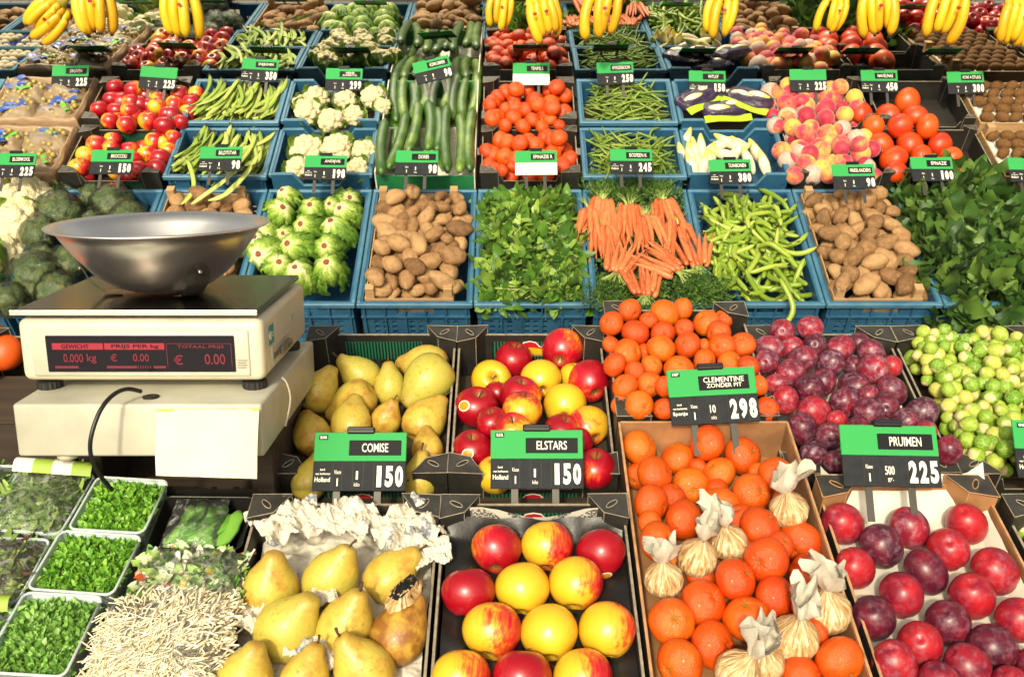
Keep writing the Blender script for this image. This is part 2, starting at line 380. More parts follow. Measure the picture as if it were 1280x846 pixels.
    t = NT('striped_card', .5); x, y, z = t.xyz()[:3]
    s_ = t.math('GREATER_THAN', t.math('FRACT', t.math('MULTIPLY', x, 150)), .5)
    t.set('Base Color', t.mix(s_, '#14130F', '#1E6E50')); G['stripe'] = t.m
    G['worn'] = plain('worn_paper_edge', '#968B78', .85, 90); G['cardin'] = plain('brown_cardboard', '#A2744A', .85, 18); G['cardedge'] = plain('cardboard_edge', '#B88C62', .9, 40)
    t = NT('thin_wood', .75); k = t.noise(1, 5, .6, t.coords((6, 60, 60))); t.set('Base Color', t.ramp(k, (.3, '#A27C50'), (.7, '#C4A276'))); t.bump(k, .2, .003); G['wood'] = t.m
    t = NT('dark_plank', .8); k = t.noise(1, 5, .6, t.coords((4, 40, 40))); t.set('Base Color', t.ramp(k, (.3, '#2A221A'), (.7, '#463829'))); G['plank'] = t.m
    G['logor'] = plain('logo_red', '#C0182C', .45); G['logoy'] = plain('logo_yellow', '#E0B41C', .45); G['white'] = plain('white_card', '#E2DCCA', .7)
    t = NT('white_paper', .8); k = t.noise(20, 5, .6); t.set('Base Color', t.ramp(k, (.3, '#CFCAB8'), (.7, '#E6E1D2'))); t.bump(k, .25, .004); G['paper'] = t.m; t = NT('note_paper', .8); k = t.noise(3, 6, .7); t.set('Base Color', t.ramp(k, (.3, '#CFC6A4'), (.6, '#DDD6BC'))); t.bump(t.noise(40, 4), .2, .001); G['note'] = t.m
    t = NT('tissue_paper', .7); k = t.noise(26, 5, .7, dist=1); t.set('Base Color', t.ramp(k, (.2, '#B8AF9A'), (.6, '#D6CFBF'))); t.bump(k, .5, .003); pr = t.ramp(t.noise(17, 2, .5), (.66, 0), (.67, 1)); t.set('Base Color', t.mix(t.math('MULTIPLY', pr, t.math('MULTIPLY', t.ramp(t.noise(120, 2), (.45, .2), (.55, 1)), .8)), t.ramp(k, (.2, '#B8AF9A'), (.6, '#D6CFBF')), '#4A5E80')); G['tissue'] = t.m
    t = NT('gold_tissue', .45, coat=.1); x, y, z = t.xyz()[:3]; an = t.math('ARCTAN2', y, x); k = t.math('ADD', t.math('MULTIPLY', t.n('TexNoise', Vector=t.n('CombineXYZ', X=t.math('MULTIPLY', an, 3.2), Y=t.math('MULTIPLY', z, .9), Z=t.math('MULTIPLY', t.orand(), 30)).outputs[0], Scale=1.6, Detail=5.0, Distortion=.8).outputs['Fac'], .75), t.math('MULTIPLY', t.noise(3.2, 5, .7, dist=.8), .25)); t.set('Base Color', t.ramp(k, (.36, '#9A7040'), (.48, '#C4A06A'), (.6, '#E2D0A8'))); t.bump(k, 1.0, .006); G['gold'] = t.m
    t = NT('newsprint', .8); x, y, z = t.xyz()[:3]
    l_ = t.math('GREATER_THAN', t.math('FRACT', t.math('MULTIPLY', y, 160)), .55); w_ = t.math('GREATER_THAN', t.noise(260, 1), .46)
    b_ = t.ramp(t.noise(11, 1), (.56, 0), (.57, 1)); c = t.mix(t.math('MULTIPLY', l_, w_), '#DCD6C6', '#6A6660'); t.set('Base Color', t.mix(b_, c, t.ramp(t.noise(15, 2), (.4, '#3A5C86'), (.5, '#B8A894'), (.6, '#8A3A34')))); G['news'] = t.m
    t = NT('black_tray_plastic', .36); t.set('Base Color', (.012, .011, .01, 1)); t.bump(t.noise(16, 4, .6), .3, .006); G['btray'] = t.m
    def film(name, tint, amt, rough=.12, nsc=16):
        t = NT(name, rough, tint); h = t.noise(nsc, 5, .6, dist=1.6); t.bump(h, .9, .01)
        fr = t.n('Fresnel', IOR=1.45).outputs[0]
        t.see(t.math('SUBTRACT', amt, t.math('MULTIPLY', fr, .6), True)); return t.m
    t = NT('clear_film', .1); bn = t.n('Bump', Height=t.noise(22, 5, .6, dist=1.6), Strength=.8, Distance=.006).outputs[0]
    gl = t.n('BsdfGlossy', Color=(.9, .9, .88, 1), Roughness=.12, Normal=bn).outputs[0]; fr = t.n('Fresnel', IOR=1.5, Normal=bn).outputs[0]
    mx = t.n('MixShader', Fac=t.math('MULTIPLY', fr, .9), i1=t.n('BsdfTransparent', Color=(.96, .97, .95, 1)).outputs[0], i2=gl); df = t.n('BsdfDiffuse', Color=(.8, .8, .76, 1)); m2 = t.n('MixShader', Fac=t.ramp(t.noise(26, 5, .7, dist=2.0), (.52, .03), (.68, .34)), i1=mx.outputs[0], i2=df.outputs[0]); t.t.links.new(m2.outputs[0], t.out.inputs[0]); G['film'] = t.m  # whitish diffuse patches painted into the film in place of its gloss
    t = NT('wrap_film', .1); bn = t.n('Bump', Height=t.noise(3.0, 5, .6, dist=1.8), Strength=.8, Distance=.006).outputs[0]
    gl = t.n('BsdfGlossy', Color=(.95, .95, .92, 1), Roughness=.12, Normal=bn).outputs[0]; fr = t.n('Fresnel', IOR=1.4, Normal=bn).outputs[0]
    mx = t.n('MixShader', Fac=t.math('MULTIPLY', fr, .8), i1=t.n('BsdfTransparent', Color=(.95, .96, .93, 1)).outputs[0], i2=gl); t.t.links.new(mx.outputs[0], t.out.inputs[0]); G['wrap'] = t.m
    G['beige'] = film('beige_liner', lin('#B89A78'), .3, .25, 12); G['haze'] = film('hazy_bag_film', lin('#B39C7C'), .42, .2, 14); G['purple'] = film('purple_film', lin('#3A2A4A'), .22, .2, 12)
    t = NT('clear_tray', .2, (.62, .72, .75, 1)); fr = t.n('Fresnel', IOR=1.45).outputs[0]; t.see(t.math('SUBTRACT', .62, t.math('MULTIPLY', fr, .6), True)); G['tray'] = t.m
    G['trayrim'] = plain('tray_rim', '#BCC8C4', .3); t = NT('foam_net', .7, lin('#DCCBB8')); t.see(t.math('MULTIPLY', t.math('GREATER_THAN', t.vor(9, feature='DISTANCE_TO_EDGE'), .07), .55)); G['foam'] = t.m; G['limep'] = plain('lime_label', '#A4C82A', .5); G['yelp'] = plain('yellow_label', '#E2C41E', .5)
    G['blulab'] = plain('blue_label', '#28489A', .35); G['grnlab'] = plain('green_label', '#5CB430', .4)
    # ---- signs, scale, stand
    G['sgreen'] = plain('sign_green', '#349A50', .6, spec=.2); G['sgrey'] = plain('sign_slate', '#26282C', .65, 60, spec=.2); G['sline'] = plain('sign_groove', '#121314', .6)
    G['swhite'] = plain('sign_lettering', '#EDE8D6', .5); G['splate'] = plain('sign_name_plate', '#131416', .6, spec=.2); G['sblank'] = plain('blank_sign_panel', '#DEDCCA', .5); G['sclip'] = plain('sign_clip', '#141416', .35); G['prong'] = plain('metal_prong', '#4A4742', .45, metal=.6)
    t = NT('cream_enamel', .35, coat=.1); k = t.noise(7, 6, .7); st = t.ramp(t.noise(4, 8, .8, dist=.6), (.56, 0), (.76, 1)); t.set('Base Color', t.mix(t.math('MULTIPLY', st, .35), t.ramp(k, (.3, '#C4BDA4'), (.6, '#D0CAB2')), '#8E7E62')); sc_ = t.noise(1, 4, .7, t.coords((8, 160, 120))); t.set('Roughness', t.math('ADD', t.math('MULTIPLY', sc_, .3), .22)); t.bump(t.noise(300, 2), .06, .001); G['cream'] = t.m
    G['bezel'] = plain('grey_bezel', '#BDBAA8', .4, 5); G['screen'] = plain('dark_screen', '#15131C', .15); G['knob'] = plain('black_rubber', '#1B1A18', .55); G['tealst'] = plain('teal_sticker', '#1F9A94', .4)
    t = NT('red_display', .4, lin('#5A1420')); t.set('Emission Color', lin('#D8283C')); t.set('Emission Strength', .55); G['led'] = t.m
    t = NT('dim_red_display', .4, lin('#4A1420')); t.set('Emission Color', lin('#C02A3C')); t.set('Emission Strength', .3); G['led2'] = t.m
    t = NT('steel_bowl', .12, (.97, .95, .91, 1), metal=1); k = t.noise(12, 6, .7); t.set('Roughness', t.math('ADD', t.math('MULTIPLY', k, .24), .20)); G['steel'] = t.m
    t = NT('steel_plate', .1, lin('#5A5450'), metal=1); k = t.noise(9, 6, .75); t.set('Roughness', t.math('ADD', t.math('MULTIPLY', k, .3), .02)); G['plate'] = t.m
    G['brushed'] = plain('dull_steel', '#9A968C', .35, 12, metal=.9); G['cable'] = plain('black_cable', '#121212', .4); G['whcable'] = plain('grey_cable', '#A8A08C', .5)
    t = NT('mirror_glass', .0, (.86, .88, .85, 1), metal=1); G['mirror'] = t.m
    G['pole'] = plain('steel_pole', '#8A8880', .35, metal=.9)
    t = NT('paving', .8); br = t.n('TexBrick', Vector=t.n('TexCoord').outputs['Object'], Scale=4.0, Color1=lin('#9A8C80'), Color2=lin('#A89A8A'), Mortar=lin('#5E5850')); t.set('Base Color', t.mix(.35, br.outputs[0], t.ramp(t.noise(1.5, 6), (.3, '#7A7268'), (.7, '#A89C90')))); t.bump(br.outputs['Fac'], .4, .01); G['ground'] = t.m
    return G
G = build_mats()
# ------------------------------------------------------------------ lettering
_txt = {}
def text(s, bold=0.0):
    k = (s, bold)
    if k not in _txt:
        cu = bpy.data.curves.new('t', 'FONT'); cu.body = s; cu.resolution_u = 3; cu.offset = bold; cu.extrude = .02
        o = bpy.data.objects.new('t', cu); C.objects.link(o)
        me = bpy.data.meshes.new_from_object(o)
        v = [tuple(p.co) for p in me.vertices]; f = [tuple(p.vertices) for p in me.polygons]
        bpy.data.objects.remove(o); bpy.data.curves.remove(cu); bpy.data.meshes.remove(me)
        a = np.array(v); lo, hi = a.min(0), a.max(0)
        _txt[k] = (a, f, lo, hi)
    return _txt[k]
def put_text(mb, s, x0, x1, y0, y1, z, mi=0, bold=0.0):
    """letters filling the box x0..x1, y0..y1 in the xy plane"""
    a, f, lo, hi = text(s, bold)
    d = np.maximum(hi-lo, 1e-6)
    b = (a-lo)/d*np.array([x1-x0, y1-y0, .0006]) + np.array([x0, y0, z])
    mb.add((b.tolist(), f), mi)
# ------------------------------------------------------------------ crates
_cache = {}
def cached(key, fn):
    if key not in _cache: _cache[key] = fn()
    return _cache[key]
RZ = lambda a: Matrix.Rotation(a, 4, 'Z')
def blue_crate(fr, u0, u1, v0, v1, w, H, label, group, scoop=False, mat='blue', rim='bluerim', name='plastic_crate'):
    W, L = round(u1-u0, 3), round(v1-v0, 3)
    def make():
        t = .010; mb = MB(); rm = MB(); hd = []
        def wall(width, slots, handle):
            hs = []
            n = int((width-.07)/.03)
            for row, z in enumerate((-.075, -.10, -.125, -.15, -.175)):
                if z-.014 < -H+.015: continue
                for i in range(n):
                    x = -width/2 + .035 + (i+.5)*(width-.07)/n
                    if i % 4 == 3: continue
                    hs.append((x-.0085, x+.0085, z-.007, z+.007))
            if handle: hs.append((-.065, .065, -.058, -.032))
            else: hs.append((-.05, .05, -.052, -.034))
            return perf(width, -H, -.004, t, hs)
        if scoop:
            a, b, d = W/2, W/2-.085, .055
            o = [(-a, -H), (a, -H), (a, 0), (b, 0), (b-.035, -d), (-b+.035, -d), (-b, 0), (-a, 0)]
            mb.add(prism(o, t)); mb.add(mv(prism(o, t), 0, L-t, 0))
        else:
            mb.add(wall(W, 1, True)); mb.add(mv(wall(W, 1, True), 0, L-t, 0))
        s = wall(L-2*t, 1, False)
        mb.add(xf(s, Matrix.Translation((W/2, L/2, 0)) @ RZ(math.pi/2)))
        mb.add(xf(s, Matrix.Translation((-W/2, L/2, 0)) @ RZ(-math.pi/2)))
        mb.add(box(-W/2+t, W/2-t, t, L-t, -H+.001, -H+.008))
        k = int(W/.068)
        for i in range(k+1):
            x = -W/2 + .012 + i*(W-.024)/k
            mb.add(box(x-.003, x+.003, -.008, 0, -H+.002, -.062 if scoop else -.024))
        mb.add(box(-W/2-.001, W/2+.001, -.0095, 0, -.070, -.064)) if not scoop else None
        if H > .18: mb.add(box(-W/2-.001, W/2+.001, -.0095, 0, -.195, -.186))
        e = .012
        if not scoop:
            rm.add(cbox(-W/2-e, W/2+e, -e, .003, -.020, 0, .003)); rm.add(cbox(-W/2-e, W/2+e, L-.003, L+e, -.020, 0, .003))
        rm.add(cbox(-W/2-e, -W/2+.003, .0035, L-.0035, -.020, -.0004, .003)); rm.add(cbox(W/2-.003, W/2+e, .0035, L-.0035, -.020, -.0004, .003))
        if scoop:
            for y in (t/2, L-t/2):
                for s_ in (-1, 1):
                    pts = [(s_*W/2, y, 0), (s_*b, y, .001), (s_*(b-.035), y, -d), (0, y, -d)]
                    rm.add(tube(pts, .0065, 6))
        return mb.mesh(name + '_body', G[mat]), rm.mesh(name + '_rim', G[rim])
    bm_, rm_ = cached((name, W, L, H, scoop, mat), make)
    r = root(name, label, 'crate', fr.mat((u0+u1)/2, v0, w), group)
    ob('crate_body', bm_, r); ob('crate_rim', rm_, r)
    return r
def corner(W, L, sx, sy, lx, ly, H, inner):
    """triangular corner post with a scuffed top flap"""
    m = MB(); o = [(0, 0), (lx, 0), (lx*.62, ly*.75), (0, ly)]
    if sx*sy < 0: o = o[::-1]
    def P(x, y): return (sx*(W/2+.002) - sx*x, (-.002 if sy < 0 else L+.002) - sy*y*1.0)
    pts = [P(x, y) for x, y in o]; n = 4
    v = [(x, y, -H) for x, y in pts] + [(x, y, .010) for x, y in pts]
    f = [tuple(range(n)), tuple(range(2*n-1, n-1, -1))] + [(i, n+i, n+(i+1) % n, (i+1) % n) for i in range(n)]
    m.add((v, f), 0)
    top = [(x, y, .0115 + random.uniform(-.001, .003)) for x, y in pts]
    c = Vector(np.mean(top, 0).tolist())
    tv = [tuple(Vector(p) + (Vector(p)-c)*.05) for p in top] + [tuple(Vector(p) + (Vector(p)-c)*.05 + Vector((0, 0, .002))) for p in top]
    m.add((tv, f), 1)
    ring = tv[n:] + [tv[n]]
    m.add(tube(ring, .0009, 5), 2)
    for q in (1, 2): m.add(tube([v[q], v[n+q]], .0009, 5), 2)
    cc = c + Vector((0, 0, .0035)); a0 = random.uniform(.5, 1.1)*sx*sy
    hole = [(cc.x + math.cos(a)*.012*math.cos(a0) - math.sin(a)*.0045*math.sin(a0), cc.y + math.cos(a)*.012*math.sin(a0) + math.sin(a)*.0045*math.cos(a0), cc.z) for a in np.linspace(0, 2*math.pi, 13)]
    m.add(tube(hole, .0009, 5), 2); m.add((hole[:-1], [tuple(range(12))]), 3)
    return m
def logo_mesh():
    m = MB()
    def badge(s, y, mi):
        o = [(-.040*s, -.016*s), (.040*s, -.016*s), (.046*s, .000), (.020*s, .006*s), (.012*s, .017*s), (0, .020*s), (-.012*s, .017*s), (-.020*s, .006*s), (-.046*s, .0)]
        m.add(mv(prism(o, .0006), 0, y, 0), mi)
    badge(1.12, 0, 0); badge(1.0, -.0007, 1)
    o = [(-.028, -.0135), (.028, -.0135), (.034, -.001), (.012, .004), (0, .0055), (-.012, .004), (-.034, -.001)]
    m.add(mv(prism(o, .0006), 0, -.0014, 0), 2)
    return m.mesh('logo', [G['white'], G['logor'], G['logoy']])
def fruit_box(fr, u0, u1, v0, v1, w, H, label, group, inner='black', logo='', stripes=True, lx=.062, ly=.05, front_drop=.032, name='cardboard_crate', corners=True):
    W, L = u1-u0, v1-v0; t = .004
    r = root(name, label, 'crate', fr.mat((u0+u1)/2, v0, w), group)
    m = MB(); ii = 0
    m.add(box(-W/2, W/2, 0, L, -H, -H+.004), 1)
    for s in (-1, 1):
        a, b = sorted((s*W/2, s*(W/2-t))); m.add(box(a, b, 0, L, -H+.004, -.008), ii)
        a2, b2 = sorted((s*(W/2-t), s*(W/2-t-.001))); m.add(box(a2, b2, t, L-t, -H+.004, -.009), 1)
        m.add(box(a, b, 0, L, -.008, -.0066), 2)
    o = [(-W/2+t, -H+.004), (W/2-t, -H+.004), (W/2-t, -.006), (W/2-lx-.006, -.006), (W/2-lx-.018, -front_drop), (-W/2+lx+.018, -front_drop), (-W/2+lx+.006, -.006), (-W/2+t, -.006)]
    m.add(prism(o, t), ii)
    m.add(mv(prism([(x*.997, z-.0008) for x, z in o], .001), 0, t, 0), 1)
    m.add(tube([(W/2-lx-.006, t/2, -.005), (W/2-lx-.018, t/2, -front_drop), (-W/2+lx+.018, t/2, -front_drop), (-W/2+lx+.006, t/2, -.005)], .0014, 5), 2)
    m.add(mv(box(-W/2+t, W/2-t, 0, t, -H+.004, -.006), 0, L-t, 0), ii)
    m.add(mv(box(-W/2+t+.001, W/2-t-.001, -.001, 0, -H+.004, -.0066), 0, L-t, 0), 1)
    m.add(box(-W/2+t, W/2-t, L-t, L, -.006, -.0047), 2)
    out = 'black'; inn = {'black': 'black', 'brown': 'cardin'}[inner]
    ob('tray_body', m.mesh('tray_body', [G[out if inner == 'black' else 'black'], G[inn], G['worn' if inner == 'black' else 'cardedge']]), r)
    if stripes:
        x = W/2-lx-.008
        ob('striped_panel', mesh('striped_panel', box(-x, x, L-t-.003, L-t-.0016, -.070, -.022), G['stripe'], False), r)
        ob('striped_panel', mesh('striped_panel', box(-x, x, -.0014, -.0004, -.085, -.040), G['stripe'], False), r)
    if corners:
        for sx in (-1, 1):
            for sy in (-1, 1):
                cm = corner(W, L, sx, sy, lx, ly, H-.001, inner).mesh('corner_flap', [G['black' if inner == 'black' else 'cardin'], G['flap'], G['worn' if inner == 'black' else 'cardedge'], G['black']])
                ob('corner_flap', cm, r)
    if 'f' in logo:
        ob('logo', cached('logo', logo_mesh), r, Matrix.Translation((0, -.0022, -.062)))
    if 'b' in logo:
        ob('logo', cached('logo', logo_mesh), r, Matrix.Translation((.0, L-t-.0045, -.040)) )
    return r
# ------------------------------------------------------------------ produce, unit sized
def apple_me(seed):
    def fx(p):
        a = math.atan2(p.y, p.x); rho = math.hypot(p.x, p.y); z = p.z*1.0
        k = 1 + .07*p.z + .018*math.cos(5*a+seed)*max(0, -p.z) + .03*math.sin(2*a+seed)
        z -= .42*math.exp(-(rho/.24)**2)*(p.z > 0)*1.0
        z += .26*math.exp(-(rho/.24)**2)*(p.z < 0)*1.3
        if p.z < 0: k *= 1 - .07*p.z*p.z
        return (p.x*k, p.y*k, z*(1+.04*math.sin(a+seed)))
    return mesh('apple', uvs(28, 22, fx), G['apple'])
def apple_stem(): return mesh('stem', tube([(0, 0, .42), (.02, .01, .7), (.09, .03, 1.02)], [.035, .028, .045], 6), G['stem'])
def apple_calyx():
    m = MB()
    for i in range(6):
        a = i*math.pi/3; c, s = math.cos(a), math.sin(a)
        m.add(tube([(.05*c, .05*s, -.62), (.12*c, .12*s, -.72), (.05*c+.03*s, .05*s, -.82)], [.05, .04, .006], 5))
    return m.mesh('calyx', G['calyx'])
def pear_me(seed):
    P = [(.03,-.80),(.12,-.86),(.3,-.97),(.55,-.96),(.8,-.75),(.96,-.4),(1.0,-.05),(.95,.3),(.82,.65),(.62,.94),(.47,1.17),(.385,1.35),(.32,1.48),(.2,1.56),(.05,1.57)]
    rnd = random.Random(seed)
    ph, bx, by = rnd.uniform(0, 6), rnd.uniform(-.1, .1), rnd.uniform(-.1, .1)
    def fx(p, a, k):
        z = p[2]; s = 1 + .04*math.sin(2*a+ph) + .03*mnoise.noise(Vector((p[0]*1.3+seed*7, p[1]*1.3, z*1.3)))
        return (p[0]*s + bx*max(0, z)**2, p[1]*s + by*max(0, z)**2, z - .22)
    v, f = lathe(P, 26, fx)
    return mesh('pear', (v, f), G['pear']), mesh('stem', tube([(bx*2.3, by*2.3, 1.25), (bx*2.6+.02, by*2.6, 1.5), (bx*3.0+.1, by*3.0, 1.7)], [.055, .045, .06], 6), G['stem'])
def citrus_me(seed, ob_=.84, star=True):
    def fx(p):
        a = math.atan2(p.y, p.x); rho = math.hypot(p.x, p.y); z = p.z*ob_
        k = 1 + .07*mnoise.noise(Vector((p.x*1.3+seed*5, p.y*1.3, p.z*1.3)))
        if star:
            e = math.exp(-((rho-.2)/.2)**2)
            if p.z > 0: z += .06*e*math.cos(9*a)*(.6+.4*math.sin(3*a+seed)) - .16*math.exp(-(rho/.16)**2)
            else: z += .10*math.exp(-(rho/.2)**2)
        return (p.x*k, p.y*k, z)
    return mesh('citrus', uvs(26, 20, fx), G['citrus'])
def plum_me(seed, mat='plum', el=1.1):
    def fx(p):
        a = math.atan2(p.y, p.x); rho = math.hypot(p.x, p.y)
        k = 1 - .055*math.exp(-(a/.16)**2)*rho + .02*math.sin(2*a+seed)
        return (p.x*k, p.y*k, p.z*el - (.14*math.exp(-(rho/.16)**2) if p.z > 0 else 0))
    return mesh(mat, uvs(26, 20, fx), G[mat])
def ball_me(name, mat, sx=1, sy=1, sz=1, nz=.06, seed=0, n=(18, 14), freq=1.2):
    def fx(p):
        k = 1 + nz*mnoise.noise(p*freq + Vector((seed*9.1, 0, 0)))
        return (p.x*k*sx, p.y*k*sy, p.z*k*sz)
    return mesh(name, uvs(n[0], n[1], fx), G[mat])
def potato_me(seed):
    rnd = random.Random(seed); b = rnd.uniform(-.18, .18)
    sx, sy, sz = rnd.uniform(1.1, 1.45), rnd.uniform(.82, .98), rnd.uniform(.74, .86)
    def fx(p):
        k = 1 + .22*mnoise.noise(p*.9 + Vector((seed*3.3, 1, 0))) + .05*mnoise.noise(p*2.6 + Vector((seed, 0, 5)))
        return (p.x*k*sx, p.y*k*sy + b*p.x*p.x, p.z*k*sz)
    return mesh('potato', uvs(18, 14, fx), G['potato'])
def lumpy(seed, mat, name, nf=44, sub=5, dep=.62):
    """a head of florets: a ball raised into round knobs"""
    rnd = random.Random(seed); cs = []
    for i in range(nf):
        z = 1 - 2*(i+.5)/nf; a = i*2.39996 + rnd.uniform(-.25, .25); s = math.sqrt(max(0, 1-z*z))
        cs.append((Vector((s*math.cos(a), s*math.sin(a), z)).normalized(), rnd.uniform(.88, 1.1), rnd.uniform(.30, .42)))
    dirs = np.array([c[0] for c in cs]); hs = np.array([c[1] for c in cs]); rs = np.array([c[2] for c in cs])
    def fx(p):
        d = np.sqrt(np.maximum(0, 2-2*(dirs @ np.array(p)))); h = hs - dep*(d/rs)**2*rs
        k = max(.72, float(h.max())) + .05*mnoise.noise(p*7 + Vector((seed, 0, 0)))
        return (p.x*k, p.y*k, p.z*k*(.8 if p.z > 0 else .9))
    return mesh(name, ico(sub, fx), G[mat])
def curd_leaves(seed):
    rnd = random.Random(seed); m = MB()
    for i in range(9):
        a = i*2*math.pi/9 + rnd.uniform(-.3, .3); L = rnd.uniform(.55, 1.0); wd = rnd.uniform(.28, .45)
        def fx(s, t):
            x = (s-.5)*2*wd*(1-.5*(2*t-1)**2); z = -.75 + t*L*1.25
            r = .78 + .42*math.sin(min(1, t*1.25)*1.7) + .10*abs(s-.5) + .05*mnoise.noise(Vector((s*5+i, t*5, seed)))
            return (r*math.cos(a) - x*math.sin(a), r*math.sin(a) + x*math.cos(a), z)
        m.add(grid(6, 6, fx))
    return m.mesh('leaf', G['cleaf'], True)
def endive_me(seed):
    rnd = random.Random(seed); m = MB()
    P = [(.10, .86), (.2, .85), (.42, .78), (.68, .58), (.88, .25), (.98, -.15), (.92, -.6), (.72, -1.05), (.4, -1.45), (.08, -1.6)]
    def fx(p, a, k):
        s = 1 + .10*math.sin(7*a + seed + k*.35) * min(1, k/3) + .10*mnoise.noise(Vector((p[0]*2+seed*3, p[1]*2, p[2]*2)))
        return (p[0]*s, p[1]*s, p[2])
    m.add(lathe(P, 42, fx))
    for i in range(12):                                    # loose outer leaves with frilled margins
        a = rnd.uniform(0, 6.28); wd = rnd.uniform(.3, .5); z0 = rnd.uniform(.3, .6)
        def g(s, t):
            x = (s-.5)*2*wd*(.45+.75*t); z = z0 - t*1.5; r = .55 + .62*math.sin(min(1, t*1.3)*1.57) + .09*math.sin(9*s+i)*t + .06*math.sin(14*t + 5*s)*abs(s-.5)*2
            return (r*math.cos(a) - x*math.sin(a), r*math.sin(a) + x*math.cos(a), z)
        m.add(grid(7, 8, g))
    return m.mesh('endive', G['endive'], True), mesh('cut_root', lathe([(.02, .80), (.17, .82), (.195, .86), (.18, .895), (.13, .90), (.02, .87)], 14, lambda p, a, k: (p[0]*(1+.1*math.sin(3*a+seed)), p[1], p[2])), G['root'])
def bean_me(name, mat, L, r, bend, flat, seed, lumps=0, n=7, seg=12, tip=True):
    rnd = random.Random(seed); pts, rad = [], []
    w1, ph = rnd.uniform(-.25, .25)*bend, rnd.uniform(0, 6)
    for i in range(seg+1):
        t = i/seg; x = (t-.5)*L
        pts.append((x, bend*L*(4*(t-.5)**2-.5) + w1*L*math.sin(t*6.3), .06*bend*L*math.sin(t*5+ph)))
        e = min(1, (t+.02)*7, (1.02-t)*7); rad.append(max(.12, e**.6)*r*(1 + lumps*math.sin(t*L/.022*6.28)))
    m = MB().add(tube(pts, rad, n, flat))
    if tip:
        m.add(tube([pts[-1], tuple(Vector(pts[-1])+(Vector(pts[-1])-Vector(pts[-2])).normalized()*r*1.6)], [rad[-1]*1.1, rad[-1]*.3], 5), 1)
        m.add(tube([pts[0], tuple(Vector(pts[0])+(Vector(pts[0])-Vector(pts[1])).normalized()*r*1.2)], [rad[0]*1.1, rad[0]*.5], 5), 1)
    return m.mesh(name, [G[mat], G['podtip']], True)
def leaf_t(L, W, curl=.15, cup=.2, n=5, stalk=.0, sw=.0016, tip=.75, wave=0):
    """template leaf lying along +y"""
    v, f = [], []
    for j in range(n+1):
        t = j/n; wd = W/2*math.sin(math.pi*min(1, max(.04, t**tip*.97)))**.8 + .0006
        for s in (-1, 0, 1):
            v.append((s*wd, t*L, cup*abs(s)*wd + curl*L*(t*t) + wave*wd*math.sin(t*9+s*2)*abs(s)))
    for j in range(n):
        for i in range(2): f.append((j*3+i, j*3+i+1, j*3+4+i, j*3+3+i))
    if stalk:
        b = len(v); v += [(-sw, -stalk, -.003), (sw, -stalk, -.003), (sw, .1*L, .001), (-sw, .1*L, .001)]; f.append((b, b+1, b+2, b+3))
    return np.array(v), f
def rot_euler(x, y, z): return Matrix.Rotation(z, 4, 'Z') @ Matrix.Rotation(x, 4, 'X') @ Matrix.Rotation(y, 4, 'Y')
# ------------------------------------------------------------------ heaps
def deposit(u0, u1, v0, v1, radii, floor, tries=14, sink=.86, seed=1, wmax=None):
    rnd = random.Random(seed); P = []
    for r in radii:
        best = None
        for _ in range(tries):
            u, v = rnd.uniform(u0+r*.9, u1-r*.9), rnd.uniform(v0+r*.9, v1-r*.9)
            w = (floor(u, v) if callable(floor) else floor) + r
            for (a, b, c, q) in P:
                d2 = (u-a)**2 + (v-b)**2; s = (r+q)*sink
                if d2 < s*s: w = max(w, c + math.sqrt(s*s-d2))
            if best is None or w < best[2]: best = (u, v, w, r)
        P.append(best)
    return P
def settle(items, fr, w0, wmin, wmax, tol=.07, it=40):
    """items (px, py, r_px): find how deep in the crate each one lies so that neighbours rest against each other"""
    D = [ray(i[0], i[1]) for i in items]; T = [fr.hit(i[0], i[1], w0)[2] for i in items]
    lim = [(fr.hit(i[0], i[1], wmax)[2], fr.hit(i[0], i[1], wmin)[2]) for i in items]
    k = [i[2]/F for i in items]; n = len(items)
    for _ in range(it):
        P = [CAM + d*t for d, t in zip(D, T)]
        for i in range(n):
            for j in range(i+1, n):
                s = k[i]*T[i] + k[j]*T[j]; e = P[i]-P[j]
                if e.length_squared < (s*(1-tol))**2:
                    pen = s*(1-tol) - e.length
                    a, b = (i, j) if (T[i]-k[i]*T[i]*.4, i) < (T[j]-k[j]*T[j]*.4, j) else (j, i)
                    T[a] -= pen*.4; T[b] += pen*.4
        T = [min(max(t, a), b) for t, (a, b) in zip(T, lim)]
    return [(CAM + d*t, kk*t) for d, t, kk in zip(D, T, k)]
def pxl(lst, ox, oy, s): return [(ox+a[0]*s, oy+a[1]*s, a[2]*s) + tuple(a[3:]) for a in lst]
